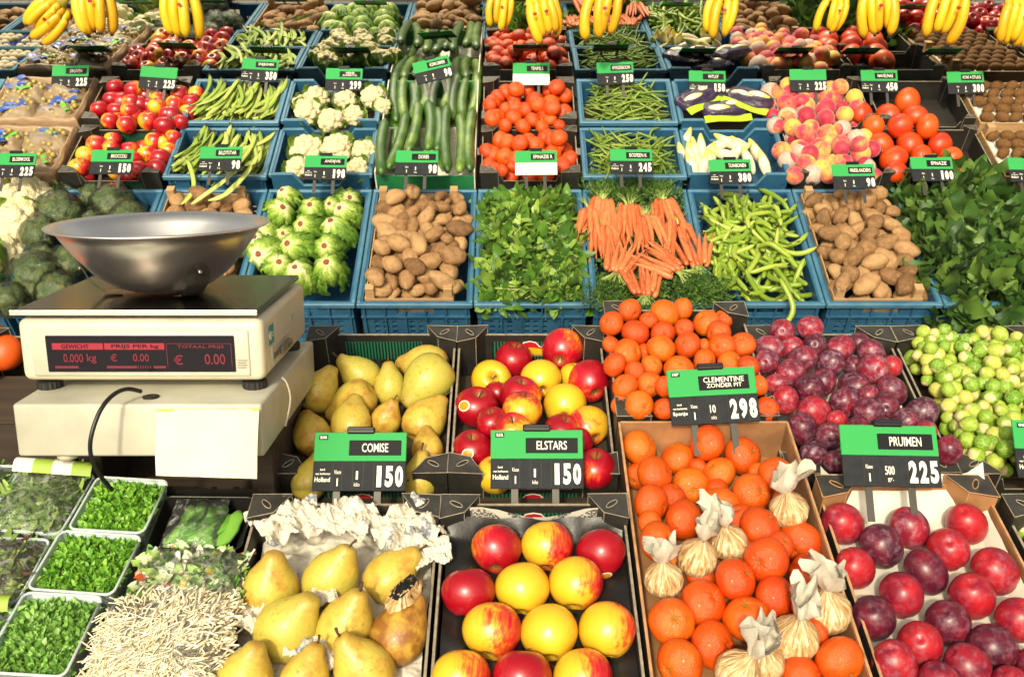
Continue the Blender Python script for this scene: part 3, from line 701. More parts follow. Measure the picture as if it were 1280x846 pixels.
# ================================================================== signs
def sign(px, py, Z, title, price, label, code='', origin='', klasse=True, unit=('1', 'kilo'), roll=0, blank=False, w=.160, title2=None, lean=18, yaw=0, group='price signs on the stall', tx=None, M=None):
    h = w*.64; zd = cdir(math.sin(R(yaw)), math.sin(R(lean)), math.cos(R(lean)))
    x = Vector((1, 0, 0)); y = zd.cross(x).normalized(); x = y.cross(zd)
    if M is None: M = Matrix((x, y, zd)).transposed().to_4x4() @ Matrix.Rotation(R(roll), 4, 'Z')
    M.translation = at(px, py, Z) - (M.to_3x3() @ Vector((0, h/2, 0)))
    r = root('price_sign', label, 'price sign', M, group)
    p = h*.505
    ob('header_panel', mesh('header_panel', cbox(-w/2, w/2, p, h, 0, .004, .0008), G['sgreen'], False), r)
    m = MB().add(cbox(-w/2, w/2, 0, p-.0004, 0, .0032, .0006))
    if not blank:
        for k in (.215, .315, .43, .545, .655, .765, .88): m.add(box(-w/2+k*w-.0006, -w/2+k*w+.0006, .001, p-.0015, .0033, .0036), 1)
    else:
        for k in np.linspace(.12, .88, 7): m.add(box(-w/2+k*w-.0003, -w/2+k*w+.0003, .001, p-.0015, .0033, .0035), 1)
    ob('price_panel', m.mesh('price_panel', [G['sblank' if blank else 'sgrey'], G['sline' if not blank else 'prong']]), r)
    t = MB(); X = lambda a: -w/2 + a*w
    if title:
        a, b = tx or (.38, .945)
        o = [(X(a), h*.60), (X(b), h*.60), (X(b), h*.85), (X(a), h*.85)]
        ob('name_plate', mesh('name_plate', cbox(X(a), X(b), h*.60, h*.86, .0042, .0056, .0006), G['splate'], False), r)
        n = len(title); lw = min((b-a)*.86, .044*n + .02)*w/w
        mid = (a+b)/2
        if title2:
            put_text(t, title, X(mid-lw/2), X(mid+lw/2), h*.735, h*.83, .0058, 0, .006); l2 = min((b-a)*.7, .045*len(title2)+.02)
            put_text(t, title2, X(mid-l2/2), X(mid+l2/2), h*.64, h*.715, .0058, 0, .004)
        else: put_text(t, title, X(mid-lw/2), X(mid+lw/2), h*.655, h*.805, .0058, 0, .007 if w > .159 else .002)
    if code:
        ob('code_label', mesh('code_label', box(X(.05), X(.145), h*.87, h*.95, .0042, .005), G['splate'], False), r)
        put_text(t, code, X(.06), X(.135), h*.885, h*.935, .0052, 0, .05)
    if price:
        d = [c for c in price]; a0 = .99 - .108*len(d)
        for i, c in enumerate(d):
            xa = a0 + .108*i; nw = .085 if c != '1' else .05
            put_text(t, c, X(xa + (.09-nw)/2 + .005), X(xa + (.09+nw)/2 + .005), p*.13, p*.84, .0038, 0, .05)
    if origin:
        put_text(t, 'land', X(.08), X(.13), p*.68, p*.75, .0038, 0, .02); put_text(t, 'van herkomst', X(.03), X(.19), p*.54, p*.61, .0038, 0, .02)
        put_text(t, origin, X(.025), X(.19), p*.30, p*.46, .0038, 0, .015)
    if klasse and price:
        put_text(t, 'Klasse', X(.235), X(.305), p*.57, p*.70, .0038, 0, 0); put_text(t, 'I', X(.262), X(.275), p*.16, p*.42, .0038, 0, .03)
        ul = .011 if len(unit[0]) == 1 else .016*len(unit[0]); put_text(t, unit[0], X(.478 - ul), X(.478 + ul), p*.38, p*.66, .0038, 0, .01); put_text(t, unit[1], X(.45), X(.51), p*.15, p*.28, .0038, 0, 0)
    if t.v: ob('lettering', t.mesh('lettering', G['swhite']), r)
    c = MB().add(cbox(-w*.15, w*.15, h-.003, h+w*.06, -.004, .008, .002)); c.add(cbox(-w*.14, w*.14, h+w*.02, h+w*.035, .0082, .0105, .0006))
    ob('clip', c.mesh('clip', G['sclip']), r)
    for s in (-.24, .2):
        ob('prong', mesh('prong', box(s*w-.006, s*w+.006, -w*.35, .02, -.004, -.0025), G['prong'], False), r)
    return r
# ================================================================== fruit spawning
A_ME = [apple_me(s) for s in (1, 2, 3)]; A_ST, A_CX = apple_stem(), apple_calyx()
P_ME = [pear_me(s) for s in (1, 2, 3, 4)]
O_ME = [citrus_me(s) for s in (1, 2, 3)]; L_ME = [plum_me(s, 'plum', e) for s, e in ((1, 1.22), (2, 1.12), (3, 1.18))]
OR_ME = [ball_me('orange', 'orange', 1, 1, .85, .05, s, (24, 18)) for s in (1, 2)]
PE_ME = [plum_me(s, 'peach', .96) for s in (1, 2)]
STICK = None
def sticker_me():
    m = MB()
    def disc(r, k, mi):
        n = 20; v = []; 
        for rr in (0, .5, 1):
            for i in range(n):
                a = 2*math.pi*i/n; x, y = rr*r*math.cos(a), rr*r*math.sin(a)*.85
                v.append((x, y, math.sqrt(max(0, 1-x*x-y*y))*1.0 + k))
        f = [tuple(range(n))] + [(q*n+i, q*n+(i+1) % n, (q+1)*n+(i+1) % n, (q+1)*n+i) for q in range(2) for i in range(n)]
        m.add((v, f), mi)
    disc(.30, .10, 1); disc(.24, .112, 0)
    return m.mesh('sticker', [G['stick'], G['sticke']], True)
STICK = sticker_me()
def apple(pos, r, red, down=None, spin=None, label='', group='', sticker=None, i=0):
    zd = Vector(down) if down else cdir(random.uniform(-.25, .25), random.uniform(.55, .95), random.uniform(.1, .45))
    M = axis_mat(pos, zd, 0, 1); 
    o = root('apple', label, 'apple', axis_mat(pos, zd, spin if spin is not None else random.uniform(0, 6.28), (r*1.02, r*1.02, r)), group, A_ME[i % 3], (red, 0, 0, 1))
    ob('stem', A_ST, o); ob('calyx', A_CX, o)
    if sticker:
        q = o.matrix_world.to_3x3().inverted() @ cdir(*sticker)
        ob('sticker', STICK, o, axis_mat((0, 0, 0), q, .4, (1.0, 1.0, .97)))
    return o
YR = lambda red: 'deep red apple' if red > .85 else 'mostly red apple' if red > .6 else 'half red half yellow apple' if red > .4 else 'red cheeked yellow apple' if red > .15 else 'yellow apple'
def apples(lst, fr, w0, wmin, wmax, where, group, spins=None, lower=False):
    names = rows_of(lst, lst[0][2]*.85)
    for i, (it, (pos, r)) in enumerate(zip(lst, settle(lst, fr, w0, wmin, wmax))):
        red = it[3]; opt = it[4] if len(it) > 4 else None
        kw = {}
        if lower:
            kw['down'] = cdir(random.uniform(-.14, .14), random.uniform(.72, .82), -.62 + random.uniform(-.1, .08) if red < .9 else -.3)
        elif opt == 'cal': kw['down'] = cdir(random.uniform(-.3, .3), .5, -.75)
        elif opt == 'top': kw['down'] = cdir(random.uniform(-.2, .2), .25, .9)
        stk = opt if isinstance(opt, tuple) else None
        apple(pos, r, red, label=YR(red) + (' with orange sticker' if stk else '') + ' in ' + where + ', ' + names[i], group=group, sticker=stk, i=i, spin=(random.uniform(-.5, .5) if lower else None), **kw)
def pears(lst, fr, w0, wmin, wmax, where, group):
    names = rows_of(lst, lst[0][2]*.85)
    for i, (it, (pos, r)) in enumerate(zip(lst, settle(lst, fr, w0, wmin, wmax, .14))):
        px, py, rp, ang, tow = it[:5]; brown = it[5] if len(it) > 5 else .5
        me, st = P_ME[i % 4]
        o = root('pear', ('brownish yellow pear' if brown > .6 else 'bright yellow pear' if brown < .35 else 'speckled yellow pear') + ' in ' + where + ', ' + names[i], 'pear',
                 axis_mat(pos, cdir(math.cos(R(ang)), math.sin(R(ang)), tow), random.uniform(0, 6.28), r*.93), group, me, (brown, 0, 0, 1))
        if i % 3 != 0: ob('stem', st, o)
def balls(lst, fr, w0, wmin, wmax, mes, name, cat, label, group, tilt=.9, child=None, colr=None, sq=(1, 1, 1), each=False, gap=.85, tol=.07, face=None):
    names = rows_of(lst, lst[0][2]*gap) if each else None; out = []
    for i, (it, (pos, r)) in enumerate(zip(lst, settle(lst, fr, w0, wmin, wmax, tol))):
        zd = face(i, it) if face else cdir(random.uniform(-tilt, tilt), random.uniform(-.3, tilt), random.uniform(.15, 1))
        col = colr(i) if colr else (random.uniform(.25, .8), random.random(), 0, 1)
        lb = label(i, it) if callable(label) else label
        o = root(name, lb + (', ' + names[i] if each else ''), cat, axis_mat(pos, zd, random.uniform(0, 6.28), (r*sq[0], r*sq[1], r*sq[2])), group, mes[i % len(mes)], col)
        if child: child(o, i)
        out.append(o)
    return out
# ================================================================== front counter
g_box = 'cardboard fruit boxes on the front counter'
fruit_box(FU, -.425, -.118, 0, .42, 0, .11, 'black cardboard box of pears with green stripes behind the COMISE sign', g_box, logo='f')
fruit_box(FU, -.112, .188, 0, .42, 0, .11, 'black cardboard box of apples behind the ELSTARS sign', g_box, logo='fb')
fruit_box(FU, .195, .485, .10, .445, .045, .12, 'black cardboard box heaped with clementines behind the CLEMENTINE sign', g_box, stripes=False)
fruit_box(FU, .494, .795, 0, .42, 0, .11, 'black cardboard box heaped with plums behind the PRUIMEN sign', g_box, stripes=False, lx=.07)
fruit_box(FU, .803, 1.11, 0, .42, 0, .11, 'black cardboard box full of brussels sprouts beside the plums', g_box, lx=.07)
fruit_box(FL, -.424, -.120, -.42, 0, 0, .10, 'black cardboard box of pears bedded in white tissue at the front', g_box, logo='')
fruit_box(FL, -.114, .186, -.42, 0, 0, .10, 'black cardboard box of apples on a moulded tray at the front', g_box, logo='b')
fruit_box(FL, .193, .503, -.37, .20, .004, .095, 'brown cardboard box of clementines with some wrapped in paper', g_box, inner='brown', stripes=False, front_drop=.02, corners=False)
fruit_box(FL, .515, .800, -.42, .045, 0, .095, 'brown edged cardboard box of plums laid on white paper', g_box, inner='brown', stripes=False, lx=.07)
fruit_box(FL, .812, 1.11, -.42, .0, 0, .10, 'black cardboard box of brussels sprouts at the front corner', g_box)
# ---- pears
up = pxl([(270,325,88,65,.1,.45),(430,262,85,150,.3,.3),(565,305,78,95,.15,.3),(705,222,95,170,-.2,.45),(715,295,108,222,.25,.2),(405,385,92,215,-.1,.5),(405,452,90,85,-.6,.45),(556,445,68,60,.2,.6),(722,445,95,60,-.45,.5),(232,505,86,115,-.4,.55),(725,570,76,100,-.5,.6),(262,655,60,90,.2,.5),(232,700,84,70,.1,.4),(690,690,84,95,.1,.4)], 320, 390, .2955)
pears(up, FU, -.02, -.05, .06, 'upper pear box', 'pears in the upper pear box')
lo = pxl([(272,455,122,78,.2,.5),(540,405,112,62,.1,.35),(800,400,104,40,-.1,.45),(348,622,126,58,.25,.35),(600,612,124,68,.2,.45),(838,640,114,55,-.45,.75),(160,850,122,72,.1,.4),(420,840,104,72,.1,.5),(655,800,122,128,.3,.5)], 260, 600, .2907)
lo = [(p[0], p[1], p[2]*1.12) + p[3:] for p in lo]
pears(lo, FL, -.015, -.04, .03, 'lower pear box', 'pears in the lower pear box')
# ---- apples
up = pxl([(345,205,80,1,'x'),(552,160,89,.78,'cal'),(252,290,86,.22,'top'),(460,285,84,.12,'cal'),(600,275,62,.15,'x'),(668,295,90,.66,'cal'),(187,405,90,1,(-.5,.15,.85)),(562,395,92,.25,'cal'),(275,345,55,.95,'x'),(375,355,85,.75,'x'),(380,420,86,.6,'x'),(255,470,68,.95,'x'),(345,505,80,.55,'x'),(172,585,84,1,(-.2,-.05,1)),(550,510,78,.7,'x'),(662,485,88,.5,'cal'),(612,560,70,.95,'x'),(268,690,84,.3,'x'),(690,668,88,.8,'x')], 540, 390, .2955)
apples(up, FU, -.02, -.06, .06, 'upper box', 'apples in the upper apple box')
lo = pxl([(325,272,110,.74),(552,262,113,.5),(793,290,108,.98,(.1,-.75,.65)),(198,470,116,.98),(440,452,118,.16),(680,430,120,.36),(303,640,128,.36),(560,650,126,.12),(820,640,128,.30),(168,855,130,.45),(440,850,128,.97),(712,850,128,.5)], 530, 610, .279)
apples(lo, FL, -.012, -.02, .0, 'lower box', 'apples in the lower apple box', lower=True)
# ---- clementines
def cstem(o, i):
    if i % 3 != 1: ob('stem_button', cached('cst', lambda: mesh('stem_button', lathe([(.01, .70), (.07, .72), (.055, .77), (.01, .775)], 8), G['gstem'])), o)
up = pxl([(103,188,68),(200,120,66),(386,132,79),(478,112,62),(300,170,50),(230,235,76),(605,185,75),(695,165,60),(487,215,55),(670,240,72),(375,240,65),(100,300,50),(190,345,80),(365,320,80),(505,300,72),(590,305,40),(687,310,75),(795,300,72),(275,340,50),(120,405,68),(225,440,60),(315,410,60),(595,385,66),(730,400,72),(460,430,80),(830,410,60),(175,520,72),(303,510,70),(390,520,60),(250,620,80),(150,620,52),(380,640,60),(880,515,55),(925,640,68),(820,480,50),(600,480,60),(700,500,60)], 740, 360, .2364)
balls(up, FU, .055, -.0, .12, O_ME, 'clementine', 'clementine', 'loose orange clementine heaped behind the CLEMENTINE sign', 'clementines in the upper box', child=cstem)
lo = pxl([(75,102,56),(295,87,57),(200,138,54),(410,128,60),(125,190,60),(334,185,52),(242,228,58),(521,190,57),(440,248,60),(114,281,58),(220,335,62),(340,300,66),(466,358,64),(594,405,66),(137,405,60),(488,466,70),(619,515,66),(387,528,66),(516,585,66),(284,605,72),(180,665,72),(424,655,72),(312,740,72),(207,800,75),(725,790,76),(600,845,68),(70,195,42),(180,262,46),(110,345,38),(330,245,40),(400,330,46),(275,520,46),(420,440,40),(530,420,46),(620,610,50),(265,168,32),(460,190,38),(160,462,38),(545,270,40),(640,700,45)], 770, 520, .3855)
lo = [(x, y, r*1.07) for x, y, r in lo]
balls(lo, FL, -.02, -.06, .035, O_ME, 'clementine', 'clementine', lambda i, it: 'unwrapped clementine in the brown cardboard box in front', 'clementines in the lower box', child=cstem)
# clementines twisted into tissue
def wrap_me(seed):
    def fx(p):
        a = math.atan2(p.y, p.x); k = 1 + .05*mnoise.noise(p*3 + Vector((seed*5, 0, 0))) + .045*math.cos(13*a+seed+3*p.z)*max(0, p.z+.4)
        z = p.z*.92 + (.42*math.exp(-(math.hypot(p.x, p.y)/.34)**2) if p.z > 0 else 0)
        return (p.x*k, p.y*k, z)
    body = mesh('wrapped_fruit', uvs(44, 30, fx), G['gold'])
    m = MB(); rnd = random.Random(seed)
    P = [(.12, 1.05), (.15, 1.25), (.28, 1.5), (.44, 1.9), (.54, 2.3), (.56, 2.65)]
    def g(p, a, k):
        s = 1 + (.20*k)*mnoise.noise(Vector((math.cos(a)*1.6+seed*3, math.sin(a)*1.6, k*.5))) + .05*k*math.sin(3*a+seed)*.5
        fl = .40 + .6*abs(math.cos(a))                      # the twist is flattened
        c8 = .10*mnoise.noise(Vector((math.cos(a)*4, math.sin(a)*4, k*1.5+seed)))*min(1, k); return (p[0]*s*1.5 + c8 + .015*k*k*(seed-2), p[1]*s*.95 + c8, p[2] + .16*k*mnoise.noise(Vector((math.cos(a)*1.4, math.sin(a)*1.4+seed, 3))))
    m.add((lambda r: (r[0], r[1][:-2]))(lathe(P, 32, g)))
    return body, m.mesh('paper_twist', G['tissue'], True)
W_ME = [wrap_me(s) for s in (1, 2, 3)]
wl = pxl([(155,530,62,(145,440)),(262,460,65,(275,385)),(366,410,60,(335,320)),(560,305,62,(535,215)),(578,720,78,(585,620)),(685,632,76,(668,530)),(395,830,74,(445,745)),(480,800,66,(470,700))], 770, 520, .3855)
wn = ['by the left wall of the box', 'left one of the touching pair in the middle', 'right one of the touching pair in the middle', 'against the right wall, farthest back', 'beside the last bare clementine at right', 'against the right wall, nearer the front', 'left one of the front pair', 'right one of the front pair']
for i, (it, (pos, r)) in enumerate(zip(wl, settle(wl, FL, .0, -.03, .04))):
    nx, ny = 770 + it[3][0]*.3855, 520 + it[3][1]*.3855
    d = Vector((nx-it[0], -(ny-it[1]), 0)).normalized()
    o = root('wrapped_clementine', 'clementine wrapped in crinkled tissue, ' + wn[i], 'wrapped fruit', axis_mat(pos, cdir(d.x, d.y, .55), i*1.1, r*1.02), 'tissue wrapped clementines', W_ME[1 if i in (0, 5) else i % 3][0])
    ob('paper_twist', W_ME[1 if i in (0, 5) else i % 3][1], o)
# ---- plums
up = pxl([(168,123,58),(293,105,55),(113,195,58),(100,255,58),(210,195,52),(313,185,55),(425,195,58),(505,175,48),(255,245,62),(378,265,60),(478,275,45),(560,215,60),(570,287,68),(650,275,48),(207,305,65),(140,350,45),(345,345,60),(290,375,66),(485,360,62),(550,400,45),(650,385,66),(445,440,68),(622,450,62),(180,425,60),(310,475,70),(548,485,70),(410,510,45),(778,482,68),(710,515,60),(253,550,70),(375,585,62),(305,660,60),(400,695,52),(900,645,62),(800,560,50),(500,560,60),(620,560,60)], 930, 380, .2836)
balls(up, FU, .035, -.04, .09, L_ME, 'plum', 'plum', 'purple plum with pale bloom heaped behind the PRUIMEN sign', 'plums in the upper box', colr=lambda i: (random.uniform(.25, .85), random.uniform(.6, 1.2), 0, 1))
lo = pxl([(188,280,76),(330,362,80),(434,295,72),(646,281,72),(577,374,78),(232,443,74),(495,457,76),(403,543,82),(750,455,84),(665,547,83),(299,627,82),(576,645,82),(472,725,84),(835,635,80),(742,738,88),(378,800,84),(650,805,82),(545,870,76),(815,890,76),(890,800,60)], 990, 560, .338)
pl_red = [.75,.3,.6,.8,.85,.85,.35,.62,.75,.7,.3,.35,.85,.7,.3,.7,.55,.5,.6,.5]
balls(lo, FL, -.025, -.04, .0, L_ME, 'plum', 'plum', lambda i, it: ('bright red plum' if pl_red[i] > .72 else 'dusky purple plum' if pl_red[i] < .4 else 'dark red plum') + ' on white paper', 'plums laid out on white paper', colr=lambda i: (pl_red[i]+.05, random.uniform(.2, .8), 0, 1), each=True, gap=.8, face=lambda i, it: cdir(random.uniform(-.6, -.1), random.uniform(.3, .9), random.uniform(.1, .7)))
def paper_sheet(name, label, cat, fr, u0, u1, v0, v1, w, amp, freq, mat, nx=60, ny=60, seed=0, sharp=True, lift=None, group=None):
    """a sheet of paper, pressed and creased"""
    def fx(s, t):
        u, v = u0+(u1-u0)*s, v0+(v1-v0)*t; z = 0
        for o, (f, a) in enumerate(((1, 1), (2.1, .55), (4.3, .34), (8.5, .2))):
            n = mnoise.noise(Vector((u*freq*f+seed*7, v*freq*f, seed+o)))
            z += a*((.6-abs(n)*1.6) if sharp else n)
        if lift: z += lift(s, t)/amp
        q = amp*z
        return (u + .4*amp*mnoise.noise(Vector((u*freq, v*freq, seed+9))), v + .4*amp*mnoise.noise(Vector((u*freq, v*freq, seed+19))), w + q)
    sh = grid(nx, ny, fx)
    me = mesh(name, sh, mat, amp > .008)
    o = root(name, label, cat, fr.mat(0, 0, 0), group, me); return o
paper_sheet('lining_paper', 'white lining paper under the single layer of plums', 'paper', FL, .521, .794, -.40, .06, -.052, .006, 5, G['paper'], 30, 30, 3, False, lift=lambda s, t: .055*max(0, t-.86)/.14 + .03*max(0, s-.92)/.08 + .02*max(0, .06-s)/.06)
paper_sheet('lining_paper', 'white lining paper under the heaped plums, sticking out at top right', 'paper', FU, .515, .775, .02, .40, -.055, .006, 5, G['paper'], 30, 30, 5, False, lift=lambda s, t: .07*max(0, s-.75)/.25*max(0, t-.3))
paper_sheet('tissue_sheet', 'crumpled white tissue under the lower pears', 'tissue paper', FL, -.412, -.130, -.40, -.012, -.058, .012, 11, G['tissue'], 120, 150, 2)
g_t = 'crumpled tissue around the lower pears'
for k, (px, py, sz, w, nm) in enumerate([(362, 652, .055, -.005, 'white crumpled tissue at back left of lower pear box'), (432, 648, .045, .01, 'white tissue peak at the back of lower pear box'), (508, 662, .055, .0, 'white and golden tissue at back right of lower pear box'), (300, 765, .035, -.012, 'white tissue scrap beside the left pears'), (395, 806, .035, -.018, 'white tissue scrap between the front pears'), (405, 745, .02, -.005, 'small tissue scrap between two middle pears'), (540, 690, .03, .0, 'white tissue flap over the right edge of pear box')]):
    u, v, _ = FL.hit(px, py, w); rr = random.Random(k)
    def fx(s, t, k=k, sz=sz):
        x, y = (s-.5)*2*sz, (t-.5)*2*sz*.8; n = mnoise.noise(Vector((s*3+k*3, t*3, k))); e = mnoise.noise(Vector((math.atan2(y, x)*1.3, k, 2)))
        return (x*(1+.5*e), y*(1+.5*e), sz*.42*(abs(n)*1.6 - .3*(abs(s-.5)+abs(t-.5))) + .22*sz*abs(mnoise.noise(Vector((s*8, t*8, k)))) + .14*sz*abs(mnoise.noise(Vector((s*17, t*17, k)))) + .08*sz*abs(mnoise.noise(Vector((s*34, t*34, k)))))
    root('tissue_scrap', nm, 'tissue paper', FL.mat(u, v, w, rr.uniform(-.6, .6)), g_t, mesh('tissue_scrap', grid(60, 60, fx), G['tissue'], True))
u, v, _ = FL.hit(505, 738, .035)
def fx(s, t):
    a = s*6.28; r = .012+.016*t + .004*mnoise.noise(Vector((math.cos(a)*2, math.sin(a)*2, t*3)))
    return (math.cos(a)*r*.7, math.sin(a)*r*1.3, -.02*t + .008*mnoise.noise(Vector((a*2, t*4, 1))))
root('fruit_wrapper', 'torn black and gold wrapper lying on the right hand pears', 'wrapper', FL.mat(u, v, .045, -.6), None, MB().add(grid(26, 8, fx), 0).add(grid(10, 10, lambda s, t: ((s-.5)*.022*(1-.6*abs(t-.5)), (t-.5)*.05, -.002+.006*mnoise.noise(Vector((s*6, t*6, 2))))), 1).mesh('fruit_wrapper', [G['gold'], G['btray']], True))
# moulded trays
def tray_sheet(fr, u0, u1, v0, v1, w, label, cups):
    P = [fr.hit(c[0], c[1], w) for c in cups]
    def fx(s, t):
        u, v = u0+(u1-u0)*s, v0+(v1-v0)*t; z = 0
        for (a, b, _) in P:
            d = math.hypot(u-a, v-b); z -= .030*math.exp(-(d/.034)**2)
        z += (.022*max(0, t-.92)/.08 if cups else 0) + .008*mnoise.noise(Vector((u*30, v*30, 1)))*.5
        return (u, v, w+.012+z)
    root('moulded_tray', label, 'tray', fr.mat(0, 0, 0), 'black moulded fruit trays', mesh('moulded_tray', grid(60, 80, fx), G['btray']))
tray_sheet(FL, -.105, .180, -.40, -.030, -.036, 'shiny black moulded tray under the lower apples', lo and pxl([(325,272,1),(552,262,1),(793,290,1),(198,470,1),(440,452,1),(680,430,1),(303,640,1),(560,650,1),(820,640,1),(168,855,1),(440,850,1),(712,850,1)], 530, 610, .279))
tray_sheet(FU, -.105, .181, .01, .40, -.078, 'shiny black moulded tray under the upper apples', [])
tray_sheet(FU, -.418, -.125, .01, .40, -.078, 'shiny black moulded tray under the upper pears', [])
# newspaper behind the lower apples
root('newspaper_sheet', 'folded newspaper strip behind the lower apples', 'newspaper', FL.mat(0, 0, 0), None, mesh('newspaper_sheet', grid(40, 6, lambda s, t: (-.098+.27*s, -.020-.006*t+.004*math.sin(s*9), -.045+.048*t*(1+.18*math.sin(s*7+1)) + .003*mnoise.noise(Vector((s*12, t*3, 0))))), G['news']))
# ---- sprouts
S_ME = [ball_me('sprout', 'sprout', 1, 1, 1.08, .12, s, (16, 12), 1.6) for s in (1, 2, 3, 4)]
def sprouts(fr, u0, u1, v0, v1, n, floor, label, group, seed):
    rnd = random.Random(seed)
    for i, (u, v, w, r) in enumerate(deposit(u0, u1, v0, v1, [rnd.uniform(.0118, .0165) for _ in range(n)], floor, 9, .84, seed)):
        root('brussels_sprout', label, 'brussels sprout', axis_mat(fr.loc(u, v, w), fr.dir(rnd.uniform(-1, 1), rnd.uniform(-1, 1), rnd.uniform(-.6, 1)), rnd.uniform(0, 6), r), group, S_ME[i % 4])
sprouts(FU, .822, 1.09, .02, .405, 298, lambda u, v: -.050 + .03*math.sin(math.pi*min(1, max(0, (v)/.42)))*math.sin(math.pi*min(1, max(0, (u-.8)/.31))), 'small green brussels sprout in the heap beside the upper plums', 'sprouts in the upper box', 3)
sprouts(FL, .822, 1.0, -.30, -.01, 60, -.05, 'small green brussels sprout in the box at the front right corner', 'sprouts in the front corner box', 4)
# ---- front signs
sign(450, 577, 1.725, 'COMISE', '150', 'green and slate price sign reading COMISE 150 on the upper pears', '246', 'Holland')
sign(671, 574, 1.725, 'ELSTARS', '150', 'green and slate price sign reading ELSTARS 150 on the upper apples', '212', 'Holland')
sign(891, 495, 1.80, 'CLEMENTINE', '298', 'green and slate price sign reading CLEMENTINE ZONDER PIT 298', '187', 'Spanje', unit=('10', 'stks'), roll=3, title2='ZONDER PIT', tx=(.35, .92))
sign(1112, 570, 1.64, 'PRUIMEN', '225', 'green and slate price sign reading PRUIMEN 225 on the upper plums', '', '', unit=('500', 'gr.'), roll=-1)
sign(1325, 563, 1.74, 'SPRUITEN', '150', 'price sign cut off by the right edge, in front of the sprouts', '95', 'Holland', roll=-2)
# ================================================================== weighing scale and what stands round it
def W3(px, py, Z): return at(px, py, Z)
BX0, BX1, BY0 = -.782, -.392, 1.489; BZ1 = 1.087; BZ0 = 1.000
b = root('scale_base', 'grey enamel box under the weighing scale', 'scale base', Matrix.Translation((-.587, BY0, BZ0)))
ob('base_box', mesh('base_box', cbox(-.195, .195, 0, .42, 0, .087, .005, 3), G['bezel']), b)
ob('cable_hole', mesh('cable_hole', lathe([(.001, .0875), (.013, .0877), (.013, .0895), (.006, .0899), (.001, .0885)], 20, lambda p, a, k: (p[0]+.01, p[1]*1.0+.035, p[2])), G['knob']), b)
ob('foot', mesh('foot', lathe([(.001, -.012), (.016, -.012), (.018, 0), (.001, 0)], 16, lambda p, a, k: (p[0]-.13, p[1]+.03, p[2])), G['cream']), b)
ob('foot', mesh('foot', lathe([(.001, -.012), (.016, -.012), (.018, 0), (.001, 0)], 16, lambda p, a, k: (p[0]+.14, p[1]+.03, p[2])), G['cream']), b)
# cable from the hole over the front edge, down behind the cress
pts = []
for px, py, Z in [(176, 489, 1.575), (160, 486, 1.55), (145, 491, 1.53), (132, 503, 1.51), (122, 520, 1.50), (114, 545, 1.495), (113, 565, 1.50), (118, 582, 1.51), (128, 598, 1.53), (140, 612, 1.56)]: pts.append(tuple(W3(px, py, Z)))
def spline(pts, n=6):
    out = []; P = [Vector(p) for p in pts]
    for i in range(len(P)-1):
        a, b_, c, d = P[max(i-1, 0)], P[i], P[i+1], P[min(i+2, len(P)-1)]
        for k in range(n):
            t = k/n; out.append(.5*((2*b_) + (c-a)*t + (2*a-5*b_+4*c-d)*t*t + (3*b_-a-3*c+d)*t**3))
    return out + [P[-1]]
root('power_cable', 'black cable curving down the front of the grey scale base', 'cable', None, None, mesh('power_cable', tube(spline(pts), .0035, 8, up=(0, 1, 0)), G['cable']))
pts = [(-.395+.006, 1.62, 1.093), (-.380, 1.615, 1.085), (-.372, 1.60, 1.06), (-.378, 1.58, 1.02)]
root('thin_wire', 'thin pale wire hanging at the right side of the scale base', 'cable', None, None, mesh('thin_wire', tube(spline(pts), .0018, 6), G['whcable']))
# note taped to the front
c0 = [W3(196, 512, 1.545), W3(324, 511, 1.545), W3(322, 597, 1.528), W3(195, 594, 1.528)]
def fx(s, t):
    p = (c0[0]*(1-s)+c0[1]*s)*(1-t) + (c0[3]*(1-s)+c0[2]*s)*t
    return p + Vector((0, -.004*math.sin(t*3.1) - .003*s*t, 0))
n_ = root('paper_note', 'blank cream paper note taped to the front of the scale base', 'note', None, None, mesh('paper_note', grid(40, 30, lambda s, t: fx(s, t) + Vector((0, -.0035*abs(mnoise.noise(Vector((s*2.2, t*2.2, 4)))) - .0012*abs(mnoise.noise(Vector((s*7, t*7, 4)))), 0))), G['note']))
tp = MB()
for s_ in (0.0, .93):
    tp.add(grid(2, 2, lambda s, t, s_=s_: fx(s_ + s*(.17 if s_ == 0 else .07), t*.035-.012) + Vector((0, -.0012, 0))))
ob('tape', tp.mesh('tape', G['yelp']), n_)
# the scale itself
SX = -.597; SY = 1.553; SZ = 1.105
s = root('weighing_scale', 'cream electronic shop scale with red display', 'weighing scale', Matrix.Translation((SX, SY, SZ)))
hw = .197; body = MB()
ob('housing', mesh('housing', cbox(-hw, hw, 0, .335, .0, .104, .014, 4), G['cream']), s)
ob('front_bezel', mesh('front_bezel', cbox(-hw+.022, hw-.022, -.0035, .004, .010, .086, .003, 2), G['bezel']), s)
dx0, dx1 = -hw+.047, hw-.045
ob('display', mesh('display', cbox(dx0, dx1, -.0062, -.0036, .018, .078, .001, 1), G['screen'], False), s)
D = Matrix.Rotation(math.pi/2, 4, 'X')
def disp(shape): return xf(shape, Matrix.Translation((0, -.0066, 0)) @ D)
dw = dx1-dx0; X = lambda a: dx0 + dw*a
bars = MB(); dk = MB(); rd = MB()
def bar(a, b, z0, z1, m): m.add(disp(box(X(a), X(b), z0, z1, 0, .0003)))
bar(.035, .305, .0555, .066, bars); bar(.312, .63, .0555, .066, bars)
bar(.04, .165, .0245, .0285, rd); bar(.315, .475, .0245, .0285, rd)
for a in np.linspace(.48, .545, 6): bar(a, a+.005, .0245, .0285, rd)
bar(.565, .63, .0245, .0285, rd)
bar(.64, .643, .027, .066, rd); bar(.64, .985, .0648, .0655, rd); bar(.982, .985, .027, .066, rd)
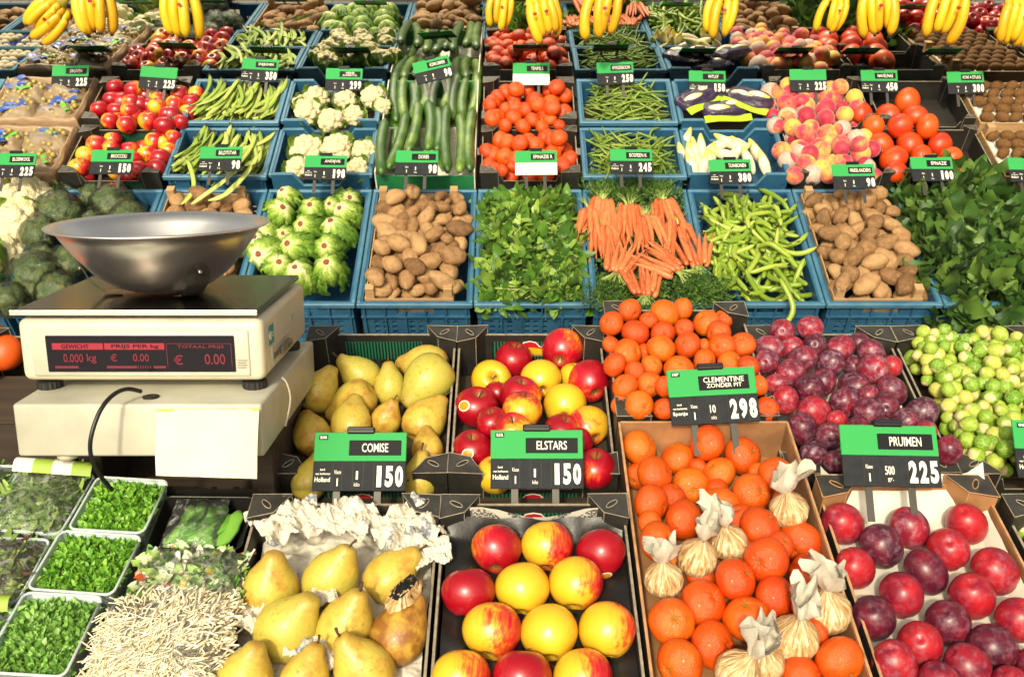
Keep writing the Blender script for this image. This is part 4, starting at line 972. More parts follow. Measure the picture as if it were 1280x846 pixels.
for st, a, b, z0, z1, m in (('GEWICHT', .085, .23, .0572, .0643, dk), ('PRIJS PER kg', .35, .60, .0565, .0643, dk), ('TOTAAL PRIJS', .70, .945, .0565, .0628, rd),
                            ('0.000', .09, .195, .0345, .0485, rd), ('kg', .215, .265, .0325, .0485, rd), ('€', .34, .375, .036, .0485, rd), ('0.00', .46, .545, .036, .0485, rd), ('€', .675, .725, .0305, .0465, rd), ('0.00', .84, .95, .031, .0485, rd)):
    q = MB(); put_text(q, st, X(a), X(b), z0, z1, .0004, 0, .012); sh = disp((q.v, q.f)); m.add(sh)
ob('display_bars', bars.mesh('display_bars', G['led']), s); ob('display_digits', rd.mesh('display_digits', G['led2']), s); ob('display_lettering', dk.mesh('display_lettering', G['screen']), s)
# small print right of the screen
sm = MB()
for k in range(4): sm.add(box(hw-.042, hw-.026-.002*(k % 2), -.0041, -.0037, .036-.004*k, .0375-.004*k))
ob('small_print', sm.mesh('small_print', G['brushed']), s)
for x in (-hw+.03, hw-.025):
    for y in (.03, .29):
        k = MB(); k.add(lathe([(.001, -.018), (.019, -.018), (.020, -.016), (.020, -.006), (.017, -.004), (.006, -.003), (.006, .003), (.001, .003)], 36, lambda p, a, q, x=x, y=y: (p[0]*(1+.03*math.cos(18*a)*(q in (2, 3)))+x, p[1]*(1+.03*math.cos(18*a)*(q in (2, 3)))+y, p[2])))
        ob('foot', k.mesh('foot', G['knob']), s)
pm = MB(); pm.add(cbox(-.200, .190, -.004, .325, .110, .119, .003, 2)); pm.add(box(-.17, .16, .02, .30, .1035, .1102))
ob('pan_plate', pm.mesh('pan_plate', G['plate']), s)
lp = MB().add(cbox(-.202, .192, -.0065, -.0045, .111, .1195, .0008, 2)); ob('plate_lip', lp.mesh('plate_lip', G['steel']), s)
st = MB().add(xf(box(-.016, .016, -.016, .016, 0, .0006), Matrix.Translation((hw+.0004, .055, .066)) @ Matrix.Rotation(math.pi/2, 4, 'Y') @ Matrix.Diagonal((1, 1, 1, 1))), 0)
st.add(xf((lambda l: l)(lathe([(.001, 0), (.008, 0), (.008, .001), (.001, .001)], 20)), Matrix.Translation((hw+.0006, .046, .066)) @ Matrix.Rotation(math.pi/2, 4, 'Y')), 1)
st.add(box(hw+.0008, hw+.0013, .058, .068, .067, .069), 1); st.add(box(hw+.0008, hw+.0013, .058, .069, .062, .064), 1)
ob('sticker', st.mesh('sticker', [G['tealst'], G['white']]), s)
cn = MB().add(cbox(hw-.001, hw+.002, .05, .19, .012, .045, .001)); ob('socket_panel', cn.mesh('socket_panel', G['bezel']), s)
so_ = MB()
for k, (y, w_, h_) in enumerate(((.065, .012, .010), (.085, .012, .010), (.112, .03, .012), (.15, .03, .012))): so_.add(cbox(hw+.002, hw+.0045 + (.006 if k > 1 else 0), y-w_/2, y+w_/2, .028-h_/2, .028+h_/2, .001))
ob('socket', so_.mesh('socket', G['brushed']), s)
vt = MB().add(box(hw-.001, hw+.0015, .20, .225, .055, .07)); ob('latch', vt.mesh('latch', G['bezel']), s)
# bowl
bz = SZ + .119
bl = root('weighing_bowl', 'round stainless steel bowl on the scale plate', 'bowl', Matrix.Translation((-.610, 1.722, bz+.002)) @ Matrix.Diagonal((.955, .955, 1, 1)))
P = [(.001, .003), (.06, .0035), (.088, .012), (.118, .033), (.148, .066), (.170, .096), (.177, .107), (.192, .112), (.195, .1145), (.192, .1165), (.176, .1115), (.167, .098), (.144, .068), (.114, .037), (.085, .0165), (.06, .008), (.001, .0072)]
ob('bowl', mesh('bowl', lathe(P, 72), G['steel']), bl)
for a in (R(-45), R(205), R(80)):
    pr = [(.070, .0), (.098, .003), (.122, .024), (.132, .044), (.142, .058)]
    def g(s_, t, a=a):
        k = t*4; i = min(3, int(k)); q = k-i; r_ = pr[i][0]*(1-q)+pr[i+1][0]*q + .004; z_ = pr[i][1]*(1-q)+pr[i+1][1]*q
        wd = .021*(1-.55*max(0, t-.8)/.2); x = (s_-.5)*2*wd
        return (r_*math.cos(a) - x*math.sin(a), r_*math.sin(a) + x*math.cos(a), z_)
    m = MB().add(grid(6, 12, g)).add((lambda l: xf(l, Matrix.Rotation(a, 4, 'Z') @ Matrix.Translation((.139, 0, .046)) @ Matrix.Rotation(R(62), 4, 'Y')))(lathe([(.001, .004), (.004, .003), (.005, 0)], 10)))
    ob('foot_bracket', m.mesh('foot_bracket', G['brushed'], True), bl)
# block the base stands on
sb = root('wooden_support', 'dark wooden support under the scale base', 'support', Matrix.Translation((-.587, 1.62, .80)))
ob('top_board', mesh('top_board', cbox(-.18, .18, 0, .28, .17, .187, .002), G['plank'], False), sb)
for x in (-.17, .13): ob('leg', mesh('leg', cbox(x, x+.04, .02, .26, -.02, .169, .002), G['plank'], False), sb)
# ================================================================== trays and packs at the front left
def rrect(W, L, c, n=5):
    o = []
    for (x, y, a0) in ((W/2-c, L/2-c, 0), (-W/2+c, L/2-c, 90), (-W/2+c, -L/2+c, 180), (W/2-c, -L/2+c, 270)):
        for k in range(n+1): a = R(a0+90*k/n); o.append((x+c*math.cos(a), y+c*math.sin(a)))
    return o
def tub_me(W, L, H, c=.012, taper=.86, ribs=True):
    o = rrect(W, L, c); n = len(o); m = MB(); v, f = [], []
    for s_, z in ((1, 0), (.985, -.006), (taper+.05, -H*.7), (taper, -H)):
        for i, (x, y) in enumerate(o):
            k = s_*(1 + (.006 if ribs and i % 2 and z < -.006 else 0)); v.append((x*k, y*k, z))
    for k in range(3):
        for i in range(n): j = (i+1) % n; f.append((k*n+i, (k+1)*n+i, (k+1)*n+j, k*n+j))
    f.append(tuple(3*n+i for i in range(n))); m.add((v, f))
    r_ = MB().add(tube([(x, y, .0) for x, y in o] + [(o[0][0], o[0][1], 0)], .0024, 6))
    return m, r_
def quad(fr, pts, w=0.0):
    H = [fr.hit(x, y, w) for x, y in pts]
    a, b_, c, d = [Vector((h[0], h[1])) for h in H]      # back left, back right, front right, front left
    ce = (a+b_+c+d)/4; wd = ((b_-a).length + (c-d).length)/2; ln = ((a-d).length + (b_-c).length)/2
    e = (b_-a).normalized() + (c-d).normalized(); g = (a-d).normalized() + (b_-c).normalized()
    return ce, wd, ln, math.atan2(e.y, e.x)*.5 + (math.atan2(g.y, g.x)-math.pi/2)*.5
def small_leaf(L, W): return leaf_t(L, W, .25, .3, 3, L*.5, .0006)
def greens(name, label, cat, mat, fr, ce, rz, wd, ln, w, n, tmpl, ti, hump, seed, up=.5, group=None, flat=1.0):
    rnd = random.Random(seed); T = []
    for i in range(n):
        x, y = rnd.uniform(-.5, .5), rnd.uniform(-.5, .5)
        z = hump*(1-(2*x)**4)*(1-(2*y)**4)*.9 + rnd.uniform(-.006, .004)
        m = Matrix.Translation((x*wd, y*ln, z)) @ rot_euler(R(rnd.gauss(0, 30*flat)) + up*R(rnd.uniform(0, 70)), R(rnd.gauss(0, 35*flat)), rnd.uniform(0, 6.28)) @ Matrix.Scale(rnd.uniform(.7, 1.2), 4)
        T.append((rnd.choice(ti), m))
    return root(name, label, cat, fr.mat(ce.x, ce.y, w, rz), group, leaves_mesh(name, [t[0] for t in tmpl], [t[1] for t in tmpl], T, G[mat]), kind='stuff')
cress_t = [small_leaf(.0105, .0054), small_leaf(.0085, .005), small_leaf(.012, .005)]
Q = [([(123, 597), (212, 600), (178, 666), (84, 661)], 'farthest', 'cress', 11), ([(75, 665), (184, 669), (136, 740), (33, 738)], 'middle', 'cress', 12), ([(31, 742), (135, 744), (76, 842), (-28, 842)], 'nearest', 'cressp', 13)]
for pts, wh, mt, sd_ in Q:
    ce, wd, ln, rz = quad(FL, pts, .006)
    tm, rm = tub_me(wd, ln, .055)
    t_ = root('cress_tub', {'farthest': 'clear plastic tub of cress just under the hanging black cable', 'middle': 'clear plastic tub of cress, middle of the three in a line', 'nearest': 'clear plastic tub of paler cress nearest the bottom edge'}[wh], 'plastic tub', FL.mat(ce.x, ce.y, .006, rz), 'clear tubs of cress')
    ob('tub_wall', tm.mesh('tub_wall', G['tray'], True), t_); ob('tub_rim', rm.mesh('tub_rim', G['trayrim'], True), t_)
    greens('cress_leaves', 'bright green cress leaves filling the %s clear tub' % wh, 'cress', mt, FL, ce, rz, wd*.90, ln*.90, -.008, 1900, cress_t, [0, 1, 2], .012, sd_, .3)
def film_sheet(wd, ln, h, seed, nz=.004, n=26, skirt=.0):
    return grid(n, n, lambda s_, t: ((s_-.5)*wd, (t-.5)*ln, h*(1-(2*s_-1)**4)*(1-(2*t-1)**4) + nz*mnoise.noise(Vector((s_*5+seed, t*5, seed))) + nz*.5*abs(mnoise.noise(Vector((s_*14+seed, t*14, 3)))) - .004))
def pack(pts, label, inner, w=.0, band=None, h=.012, seed=1, tub=True):
    ce, wd, ln, rz = quad(FL, pts, w)
    p = root('salad_pack', label, 'food pack', FL.mat(ce.x, ce.y, w, rz), 'film wrapped packs of greens')
    if tub:
        tm, rm = tub_me(wd, ln, .05); ob('tub_wall', tm.mesh('tub_wall', G['tray'], True), p); ob('tub_rim', rm.mesh('tub_rim', G['tray'], True), p)
    ob('film', mesh('film', film_sheet(wd*1.02, ln*1.02, h+.010, seed), G['film']), p)
    if band: 
        m = MB()
        for k in range(4): m.add(grid(3, 6, lambda s_, t, k=k: (-wd*.52 + wd*1.04*(k+s_)/4, ln*(.36+.24*t), .0125+.012*math.sin(t*3.0) + .002)), (k+band) % 2)
        ob('card_band', m.mesh('card_band', [G['runner'] if False else G['limeband'], G['white']], True), p)
    return ce, wd, ln, rz
G['limeband'] = plain('olive_green_card', '#8FA83A', .5)
arug = [leaf_t(.040, .009, .12, .15, 5, .015, .0010, wave=.5), leaf_t(.030, .012, .1, .2, 5, .012, .0010, wave=.6), leaf_t(.045, .006, .15, .1, 5)]
pk = pack([(30, 588), (120, 592), (76, 666), (-30, 662)], 'film wrapped pack of rocket with green and white card band', 'rocket', band=1, seed=3)
greens('packed_rocket', 'thin green rocket leaves inside the pack with card band', 'rocket', 'rucola', FL, pk[0], pk[3], pk[1]*.86, pk[2]*.84, -.010, 520, arug, [0, 1, 2], .014, 21, .0, flat=.35)
pk = pack([(-40, 672), (64, 674), (22, 752), (-90, 750)], 'film wrapped pack of mixed red and green leaves at the left edge', 'mixed', seed=5)
greens('packed_mixed_leaves', 'red and green salad leaves in the pack at the left edge', 'salad leaves', 'mixleaf', FL, pk[0], pk[3], pk[1]*.86, pk[2]*.84, -.010, 420, arug, [0, 1], .014, 22, .0, flat=.35)
pk = pack([(-70, 580), (22, 584), (-22, 660), (-120, 658)], 'film wrapped pack with card band cut off by the left edge, behind', 'rocket', band=0, seed=7)
greens('packed_rocket', 'green leaves in the cut off pack at the left edge', 'rocket', 'rucola', FL, pk[0], pk[3], pk[1]*.86, pk[2]*.84, -.010, 300, arug, [0, 1, 2], .014, 23, .0, flat=.35)
pk = pack([(-60, 758), (16, 760), (-28, 850), (-120, 850)], 'film wrapped pack with card band at the lower left corner', 'rocket', band=1, seed=9)
greens('packed_rocket', 'green leaves in the pack at the lower left corner', 'rocket', 'cressp', FL, pk[0], pk[3], pk[1]*.86, pk[2]*.84, -.010, 300, arug, [0, 1, 2], .014, 24, .0, flat=.35)
# sugar peas in a black tray
ce, wd, ln, rz = quad(FL, [(208, 622), (318, 620), (300, 688), (180, 684)], .0)
tm, rm = tub_me(wd, ln, .045); t_ = root('black_tray', 'black plastic tray of sugar peas under film beside the cress', 'tray', FL.mat(ce.x, ce.y, 0, rz))
ob('tray_wall', tm.mesh('tray_wall', G['btray'], True), t_); ob('tray_rim', rm.mesh('tray_rim', G['btray'], True), t_); ob('film', mesh('film', film_sheet(wd*.6, ln*.95, .016, 4), G['film']), t_, Matrix.Translation((-.01, 0, .002)))
MP = [bean_me('sugar_pea', 'mange', .085, .0115, b_, .35, i, .06, 8, 12, False) for i, b_ in enumerate((.1, .2, .3))]
for i in range(17):
    x = -.038 + .0075*(i % 9) + random.uniform(-.003, .003)
    if i == 16: m = FL.mat(ce.x, ce.y, .002, rz) @ Matrix.Translation((.042, -.012, -.006)) @ rot_euler(.2, 0, 1.1)
    else: m = FL.mat(ce.x, ce.y, 0, rz) @ Matrix.Translation((x, random.uniform(-.008, .008), -.020 + .009*(i//9) + .0015*(i % 9))) @ rot_euler(random.uniform(-.5, .3), random.uniform(-.25, .25), 1.35 + random.uniform(-.3, .15))
    root('sugar_pea', 'flat green sugar pea pod in the black tray', 'sugar pea', m, 'sugar peas in the black tray', MP[i % 3])
# mixed salad bag and bean sprouts
ce, wd, ln, rz = quad(FL, [(190, 688), (312, 682), (292, 752), (146, 758)], .01)
p = root('salad_bag', 'clear bag of cut mixed salad with carrot and cabbage pieces', 'food pack', FL.mat(ce.x, ce.y, 0, rz)); ob('film', mesh('film', film_sheet(wd*1.04, ln*1.06, .036, 6, .007), G['film']), p); ob('added_backing', mesh('added_backing', cbox(-wd*.45, wd*.45, -ln*.45, ln*.45, -.02, -.004, .006, 2), G['limeband'], False), p)  # backing slab added under the salad so its gaps do not go dark
sal = [leaf_t(.020, .018, .2, .3, 4, wave=.5), leaf_t(.026, .012, .3, .3, 4, wave=.6), leaf_t(.013, .012, .1, .1, 2)]
greens('cut_salad', 'cut salad leaves and vegetable pieces inside the clear bag', 'salad', 'salad', FL, ce, rz, wd*.95, ln*.95, -.008, 900, sal, [0, 1, 1, 2], .026, 31, .0, flat=.55)
ce, wd, ln, rz = quad(FL, [(148, 742), (292, 738), (272, 862), (96, 866)], .01)
p0_ = None
p = root('sprout_bag', 'clear plastic bag of white bean sprouts at the bottom edge', 'food pack', FL.mat(ce.x, ce.y, 0, rz)); ob('film', mesh('film', film_sheet(wd*1.06, ln*1.04, .034, 8, .008), G['film']), p); ob('added_backing', mesh('added_backing', cbox(-wd*.44, wd*.44, -ln*.44, ln*.44, -.02, -.001, .006, 2), G['bsprout'], False), p)  # sprout-coloured slab added below to brighten the dark gaps between sprouts
T = []; tm_ = []
for k in range(6):
    rr = random.Random(k); pp = [(0, -.04 + .08*i/8, .003*math.sin(i*.9+k)) for i in range(9)]; pp = [(x + .013*math.sin(i*(.35+.1*k)+k*2), y, z) for i, (x, y, z) in enumerate(pp)]
    v, f = tube(pp, [.0008]*7 + [.0013, .0015], 5); tm_.append((np.array(v), f))
rr = random.Random(5)
for i in range(3000):
    x, y = rr.uniform(-.5, .5), rr.uniform(-.5, .5); z = .020*(1-(2*x)**4)*(1-(2*y)**4)
    T.append((rr.randrange(6), Matrix.Translation((x*wd*.74, y*ln*.74, z + rr.uniform(-.008, .003))) @ rot_euler(rr.gauss(0, .10), rr.gauss(0, .4), rr.gauss(-.75, .6)) @ Matrix.Scale(rr.uniform(.8, 1.2), 4)))
root('bean_sprouts', 'mass of thin white bean sprouts inside the clear bag', 'bean sprouts', FL.mat(ce.x, ce.y, .004, rz), None, leaves_mesh('bean_sprouts', [t[0] for t in tm_], [t[1] for t in tm_], T, G['bsprout']), kind='stuff')
# black crate standing behind the trays, and the box of oranges left of the scale
g2 = root('black_crate', 'black plastic crate under the trays left of the pears', 'crate', FL.mat(-.60, -.40, -.07)); cr = MB().add(box(-.20, .165, 0, .44, -.02, -.014)).add(box(-.20, .165, .44, .448, -.02, .05)).add(box(.157, .165, 0, .439, -.0139, .05)).add(box(-.20, -.192, 0, .439, -.0139, .05))
for k in range(9): cr.add(box(-.18+.038*k, -.172+.038*k, .4482, .454, -.018, .05))
ob('crate_body', cr.mesh('crate_body', G['btray']), g2)
fruit_box(FU, -1.12, -.815, -.06, .40, .01, .11, 'black cardboard box with an orange at the left edge beside the scale', g_box, lx=.07)
for px, py, r in ((5, 440, 24), (-30, 455, 26), (-20, 420, 24)):
    u, v, Z = FU.hit(px, py, -.02); root('orange', 'bright orange fruit in the box at the left edge beside the scale', 'orange', axis_mat(FU.loc(u, v, -.02), cdir(.2, .3, 1), px, r*Z/F), 'oranges left of the scale', OR_ME[0], (.9, 0, 0, 1))
# counter
tb = root('market_counter', 'sloping plank counter carrying the front boxes', 'counter', FL.mat(.1, -.44, -.112))
for k in range(6): ob('plank', mesh('plank', cbox(-1.3, 1.3, .152*k, .152*k+.148, -.02, 0, .002), G['plank'], False), tb)
for x in (-1.2, 1.2):
    for y in (.03, .85):
        p0 = tb.matrix_world @ Vector((x, y, -.021)); h_ = p0.z
        o = ob('leg', mesh('leg', box(-.025, .025, -.025, .025, -h_-.02, 0), G['plank'], False), tb); o.matrix_local = tb.matrix_world.inverted() @ Matrix.Translation(p0)
# ================================================================== the bank of crates across the aisle
def col(i): return -.545 + .41*(i-2) + .014, -.545 + .41*(i-1) - .014
def colb(i): return col(i-1)
A0, A1 = 0, .62; B0, B1, BW = .655, .962, .05; C0, C1, CW = .982, 1.285, .075
g_blue = 'blue plastic crates on the display bank'
pots = [potato_me(s) for s in range(1, 7)]
def potatoes(i, n, where, group, seed, u0=None, u1=None, floor=-.075):
    a, b = col(i); rnd = random.Random(seed)
    for k, (u, v, w, r) in enumerate(deposit(u0 or a+.015, u1 or b-.015, .02, .60, [rnd.uniform(.026, .039) for _ in range(n)], floor, 12, .80, seed)):
        root('potato', 'brown potato in ' + where, 'potato', axis_mat(BANK.loc(u, v, w), BANK.dir(rnd.gauss(0, .35), rnd.gauss(0, .35), 1), rnd.uniform(0, 6.28), r*.98), group, pots[k % 6])
def wood_frame(i, label):
    a, b = col(i); x0, x1 = a+.016, a+.016+.31; o = root('wooden_crate', label, 'crate', BANK.mat((x0+x1)/2, .012, 0), 'thin wooden potato crates'); W = x1-x0; L = .585
    m = MB().add(box(-W/2, W/2, 0, .004, -.11, .004)); ob('end_board', m.mesh('end_board', G['wood']), o)
    ob('end_board', MB().add(box(-W/2, W/2, L-.004, L, -.11, .004)).mesh('end_board', G['wood']), o)
    for s_ in (-1, 1):
        p, q = sorted((s_*W/2, s_*(W/2-.004))); ob('side_board', MB().add(box(p, q, .0045, L-.0045, -.11, .004)).mesh('side_board', G['wood']), o)
        for y in (.005, L-.035):
            p, q = sorted((s_*(W/2-.0045), s_*(W/2-.034))); v, f = box(p, q, y, y+.03, -.10, .045)
            ob('corner_post', MB().add((v, f)).mesh('corner_post', G['wood']), o)
hd = [lumpy(s, 'curd', 'cauliflower') for s in (1, 2, 3)]; hl = [curd_leaves(s) for s in (1, 2, 3)]
bro = [lumpy(s, 'broccoli', 'broccoli', 26, 5, .40) for s in (4, 5)]; brw = [ball_me('plastic_wrap', 'wrap', 1.1, 1.1, .98, .16, s, (24, 18), 2.2) for s in (1, 2)]
def caulis(lst, w0, where, group, wmin=-.06, wmax=.06):
    nm = rows_of(lst, 9)
    for i, (it, (pos, r)) in enumerate(zip(lst, settle(lst, BANK, w0, wmin, wmax, .12))):
        o = root('cauliflower', 'cream cauliflower in ' + where + ', ' + nm[i], 'cauliflower', axis_mat(pos, cdir(random.uniform(-.25, .25), random.uniform(.3, .7), 1), random.uniform(0, 6), r*1.1), group, hd[i % 3])
        ob('leaf', hl[i % 3], o)
lab = {-3: 'potatoes left of the cauliflowers', -2: 'cauliflower', -1: 'film wrapped broccoli', 0: 'potatoes behind the bowl', 1: 'endive', 2: 'potatoes left of the spinach', 3: 'leafy spinach', 4: 'bunched carrots', 5: 'broad beans', 6: 'potatoes right of the broad beans', 7: 'dark spinach', 8: 'tomatoes', 9: 'apples'}
lab[-4] = 'potatoes at the far left end'
for i in range(-4, 10):
    a, b = col(i); blue_crate(BANK, a, b, A0, A1, 0, .22, 'long blue crate of ' + lab[i] + ', lowest row of the bank', g_blue)
potatoes(2, 112, 'the wood lined crate left of the spinach', 'potatoes left of the spinach', 5); wood_frame(2, 'thin wooden crate around the potatoes left of the spinach')
potatoes(6, 108, 'the wood lined crate right of the broad beans', 'potatoes right of the broad beans', 6); wood_frame(6, 'thin wooden crate around the potatoes right of the broad beans')
potatoes(0, 80, 'the wood lined crate behind the bowl', 'potatoes behind the bowl', 7, floor=-.085); wood_frame(0, 'thin wooden crate around the potatoes behind the bowl')
potatoes(-4, 40, 'the end crate at far left, seen in the mirror', 'potatoes at the far left end', 18)
potatoes(-3, 50, 'the far left crate, seen in the mirror', 'potatoes at the far left', 8)
caulis([(35,250,29),(2,248,24),(20,288,31),(-22,275,30),(6,326,30),(-30,330,30),(40,215+12,18),(-50,250,28),(-60,300,28)], .0, 'the left blue crate', 'cauliflowers in the lowest row', -.08, .05)
lst = [(81,243,21),(75,268,29),(113,246,20),(142,255,27),(179,248,22),(48,294,25),(116,276,18),(43,345,31),(84,330,26),(12,375,22),(70,364,26),(159,273,22),(108,320,26),(125,300,24),(50,322,20)]
nm = rows_of(lst, 9)
for i, (it, (pos, r)) in enumerate(zip(lst, settle(lst, BANK, .0, -.09, .05, .12))):
    o = root('broccoli_head', 'dark green broccoli in shiny film, ' + nm[i], 'broccoli', axis_mat(pos, cdir(random.uniform(-.5, .5), random.uniform(.1, .7), .8), random.uniform(0, 6), (r, r*.95, r*.9)), 'film wrapped broccoli left of the bowl', bro[i % 2]); ob('plastic_wrap', brw[i % 2], o)
en = [endive_me(s) for s in (1, 2, 3)]
lst = pxl([(205,125,50),(180,195,62),(318,185,58),(405,170,45),(480,138,52),(462,195,58),(105,285,66),(290,262,64),(420,270,66),(240,350,68),(385,352,66),(100,380,66),(390,445,72),(255,465,62),(330,215,40),(60,330,60),(200,300,50)], 300, 210, .2837)
lst[14] = (300+170*.2837, 210+430*.2837, 17); nm = rows_of(lst, 9)
for i, (it, (pos, r)) in enumerate(zip(lst, settle(lst, BANK, .0, -.05, .05, .15))):
    o = root('endive_head', 'pale endive head, cut root up, ' + nm[i], 'endive', axis_mat(pos, cdir(random.uniform(-.5, .5), random.uniform(-.1, .8), 1), random.uniform(0, 6), (r*random.uniform(.95, 1.1), r*random.uniform(.95, 1.1), r)), 'endive heads beside the bowl', en[i % 3][0])
    ob('cut_root', en[i % 3][1], o)
# leaves
def heap(name, label, cat, mat, i, n, tmpl, h, seed, over=.02, base=-.045, v0=.0, v1=.62, tilt=40, spill=0, kindlist=None, parent=None, u0=None, u1=None):
    a, b = col(i); a = a if u0 is None else u0; b = b if u1 is None else u1; rnd = random.Random(seed); T = []
    for k in range(n):
        x, y = rnd.uniform(-1, 1), rnd.uniform(-1, 1)
        lay = rnd.random()
        u = (a+b)/2 + x*((b-a)/2-.012+over); v = (v0+v1)/2 + y*((v1-v0)/2-.01+over)
        w = base + (h-base)*(1-abs(x)**3*.8)*(1-abs(y)**3*.7)*(.55+.45*lay) + .012*mnoise.noise(Vector((u*14, v*14, seed)))
        if spill and y < -.80 and rnd.random() < .75: v -= rnd.uniform(0, spill); w -= rnd.uniform(0, spill)*1.0
        m = BANK.mat(u, v, w) @ rot_euler(R(rnd.gauss(8, tilt)), R(rnd.gauss(0, tilt)), rnd.uniform(0, 6.28)) @ Matrix.Scale(rnd.uniform(.65, 1.25), 4)
        T.append((rnd.choice(kindlist or range(len(tmpl))), m))
    me = leaves_mesh(name, [t[0] for t in tmpl], [t[1] for t in tmpl], T, G[mat])
    if parent: return ob(name, me, parent)
    return root(name, label, cat, None, None, me, kind='stuff')
rl = [leaf_t(.058, .036, .5, .4, 7, .05, .0014, .75, .3), leaf_t(.042, .028, -.4, .5, 7, .04, .0014, .8, .35), leaf_t(.068, .032, .35, .35, 7, .05, .0014, .85, .4), leaf_t(.03, .02, .6, .5, 5, .03, .0012), leaf_t(.05, .03, -.6, .5, 7, .05, .0014, .75, .4)]
hp = heap('spinach_leaves', 'loose bright green young spinach leaves filling the crate left of the carrots', 'spinach', 'rocket', 3, 1500, rl, .055, 41, .006, tilt=42, spill=.012)
rnd = random.Random(9)
stt = [(lambda vf: (np.array(vf[0]), vf[1]))(tube([(0, -.035, 0), (.002, 0, .004), (0, .035, 0)], [.0022, .002, .0014], 5))]
heap('pale_stalks', '', '', 'stalk', 3, 260, stt, .066, 42, .0, tilt=14, parent=hp)
sl_ = [leaf_t(.10, .062, .35, .35, 9, .04, .003, .62, .5), leaf_t(.085, .05, .5, .4, 9, .04, .003, .62, .5), leaf_t(.115, .055, .3, .3, 9, .04, .003, .7, .5), leaf_t(.07, .045, .6, .5, 8, .03, .003, .6, .5)]
heap('spinach_leaves', 'dark green large spinach leaves overflowing the crate at right', 'spinach', 'spinach', 7, 1150, sl_, .085, 43, .05, tilt=40, spill=.11, v1=.66)
# carrots
def carrot_me(seed):
    rnd = random.Random(seed); L = rnd.uniform(.16, .21); r = rnd.uniform(.0105, .0135); c = rnd.uniform(-.05, .05)
    pts = [(x*L, c*L*math.sin(x*3) , 0) for x in np.linspace(0, 1, 14)]
    rad = [r*(.55 if k == 0 else min(1, .8+k*.1) * (1-(k/13)**2.2*.9) * (1+.04*rnd.uniform(-1, 1))) for k in range(14)]
    return mesh('carrot', tube(pts, rad, 9), G['carrot'])
ca = [carrot_me(s) for s in range(6)]
def feather_me(seed, n=1000, L=.15, W=.13):
    rnd = random.Random(seed); T = []; tm = [leaf_t(.020, .0032, .2, .1, 2), leaf_t(.014, .0026, .3, .1, 2)]
    for k in range(n):
        t = rnd.random()**.7; wd = W*(.25+t)*.8; x = -t*L - .01; y = rnd.gauss(0, wd*.5); z = rnd.uniform(-.01, .022)*(.4+t) - .012*t
        T.append((k % 2, Matrix.Translation((x, y, z)) @ rot_euler(rnd.gauss(.4, .6), rnd.gauss(0, .6), 1.57 + rnd.gauss(0, .9)) @ Matrix.Scale(rnd.uniform(.7, 1.3), 4)))
    return leaves_mesh('leafy_top', [t[0] for t in tm], [t[1] for t in tm], T, G['feather'])
fe = [feather_me(s) for s in (1, 2, 3)]
def stems_me(seed):
    rnd = random.Random(seed); m = MB()
    for k in range(16):
        a = rnd.uniform(-.45, .45); m.add(tube([(.012, .02*a, .008), (-.015, .045*a, .014), (-.05, .11*a, .012+rnd.uniform(0, .012))], [.0022, .0018, .0012], 5))
    return m.mesh('stems', G['stalk'], True)
sm_ = [stems_me(1), stems_me(2)]
bun = [(768, 268, -90, 10, 24, .012, 'inner left'), (806, 272, -84, 10, 24, .012, 'inner middle'), (738, 262, -84, 8, 16, .012, 'along the left rim'), (752, 250, -97, 12, 26, .02, 'top left'), (786, 258, -86, 11, 20, .022, 'top middle'), (828, 252, -72, 12, 24, .02, 'top right'), (752, 285, -80, 8, 20, .006, 'second row left'), (845, 280, -82, 8, 18, .006, 'second row right'),
       (770, 345, 68, 10, 24, .036, 'lower left'), (806, 372, 98, 10, 26, .04, 'lower middle'), (848, 342, 150, 9, 24, .042, 'lower right'), (872, 335, 100, 7, 22, .03, 'against the right rim')]
for q, (px, py, ang, n, fan, w, nm_) in enumerate(bun):
    rnd = random.Random(q+3); u, v, _ = BANK.hit(px, py, w)
    u2, v2, _ = BANK.hit(px + 20*math.cos(R(ang)), py - 20*math.sin(R(ang)), w)
    rz = math.atan2(v2-v, u2-u)
    o = root('carrot_bunch', 'bunch of orange carrots with green tops, ' + nm_ + ' of the crate', 'carrot bunch', BANK.mat(u, v, w, rz), 'bunched carrots')
    for k in range(n):
        f_ = (k/(n-1)-.5)*2; lay = k % 2
        ob('carrot', ca[rnd.randrange(6)], o, Matrix.Translation((rnd.uniform(-.006, .02), f_*.032 + rnd.uniform(-.004, .004), lay*.014)) @ rot_euler(rnd.uniform(0, 6), 0, 0).to_4x4() if False else Matrix.Translation((rnd.uniform(-.006, .02), f_*.034 + rnd.uniform(-.004, .004), lay*.015)) @ Matrix.Rotation(f_*R(fan*.6) + rnd.gauss(0, .05), 4, 'Z') @ Matrix.Rotation(rnd.uniform(.0, .10) + .05*lay, 4, 'Y') @ Matrix.Rotation(rnd.uniform(0, 6.3), 4, 'X'))
    ob('stems', sm_[q % 2], o)
    if nm_.startswith(('top', 'lower', 'against')): ob('leafy_top', fe[q % 3], o)
hp = heap('carrot_leaves', 'feathery carrot leaves lying at the back of the carrot crate', 'carrot leaves', 'feather', 4, 900, [leaf_t(.018, .005, .2, .1, 2), leaf_t(.013, .004, .3, .1, 2)], .045, 44, .0, .0, .50, .63, 50)
heap('carrot_leaves', 'feathery carrot leaves spilling over the front of the carrot crate', 'carrot leaves', 'feather', 4, 1500, [leaf_t(.018, .005, .2, .1, 2), leaf_t(.013, .004, .3, .1, 2)], .025, 45, .0, -.03, .0, .17, 50)
heap('carrot_bedding', 'green leaves under the carrots', 'carrot leaves', 'feather', 4, 900, [leaf_t(.03, .012, .2, .1, 2)], -.005, 46, .0, -.05, .0, .60, 40)
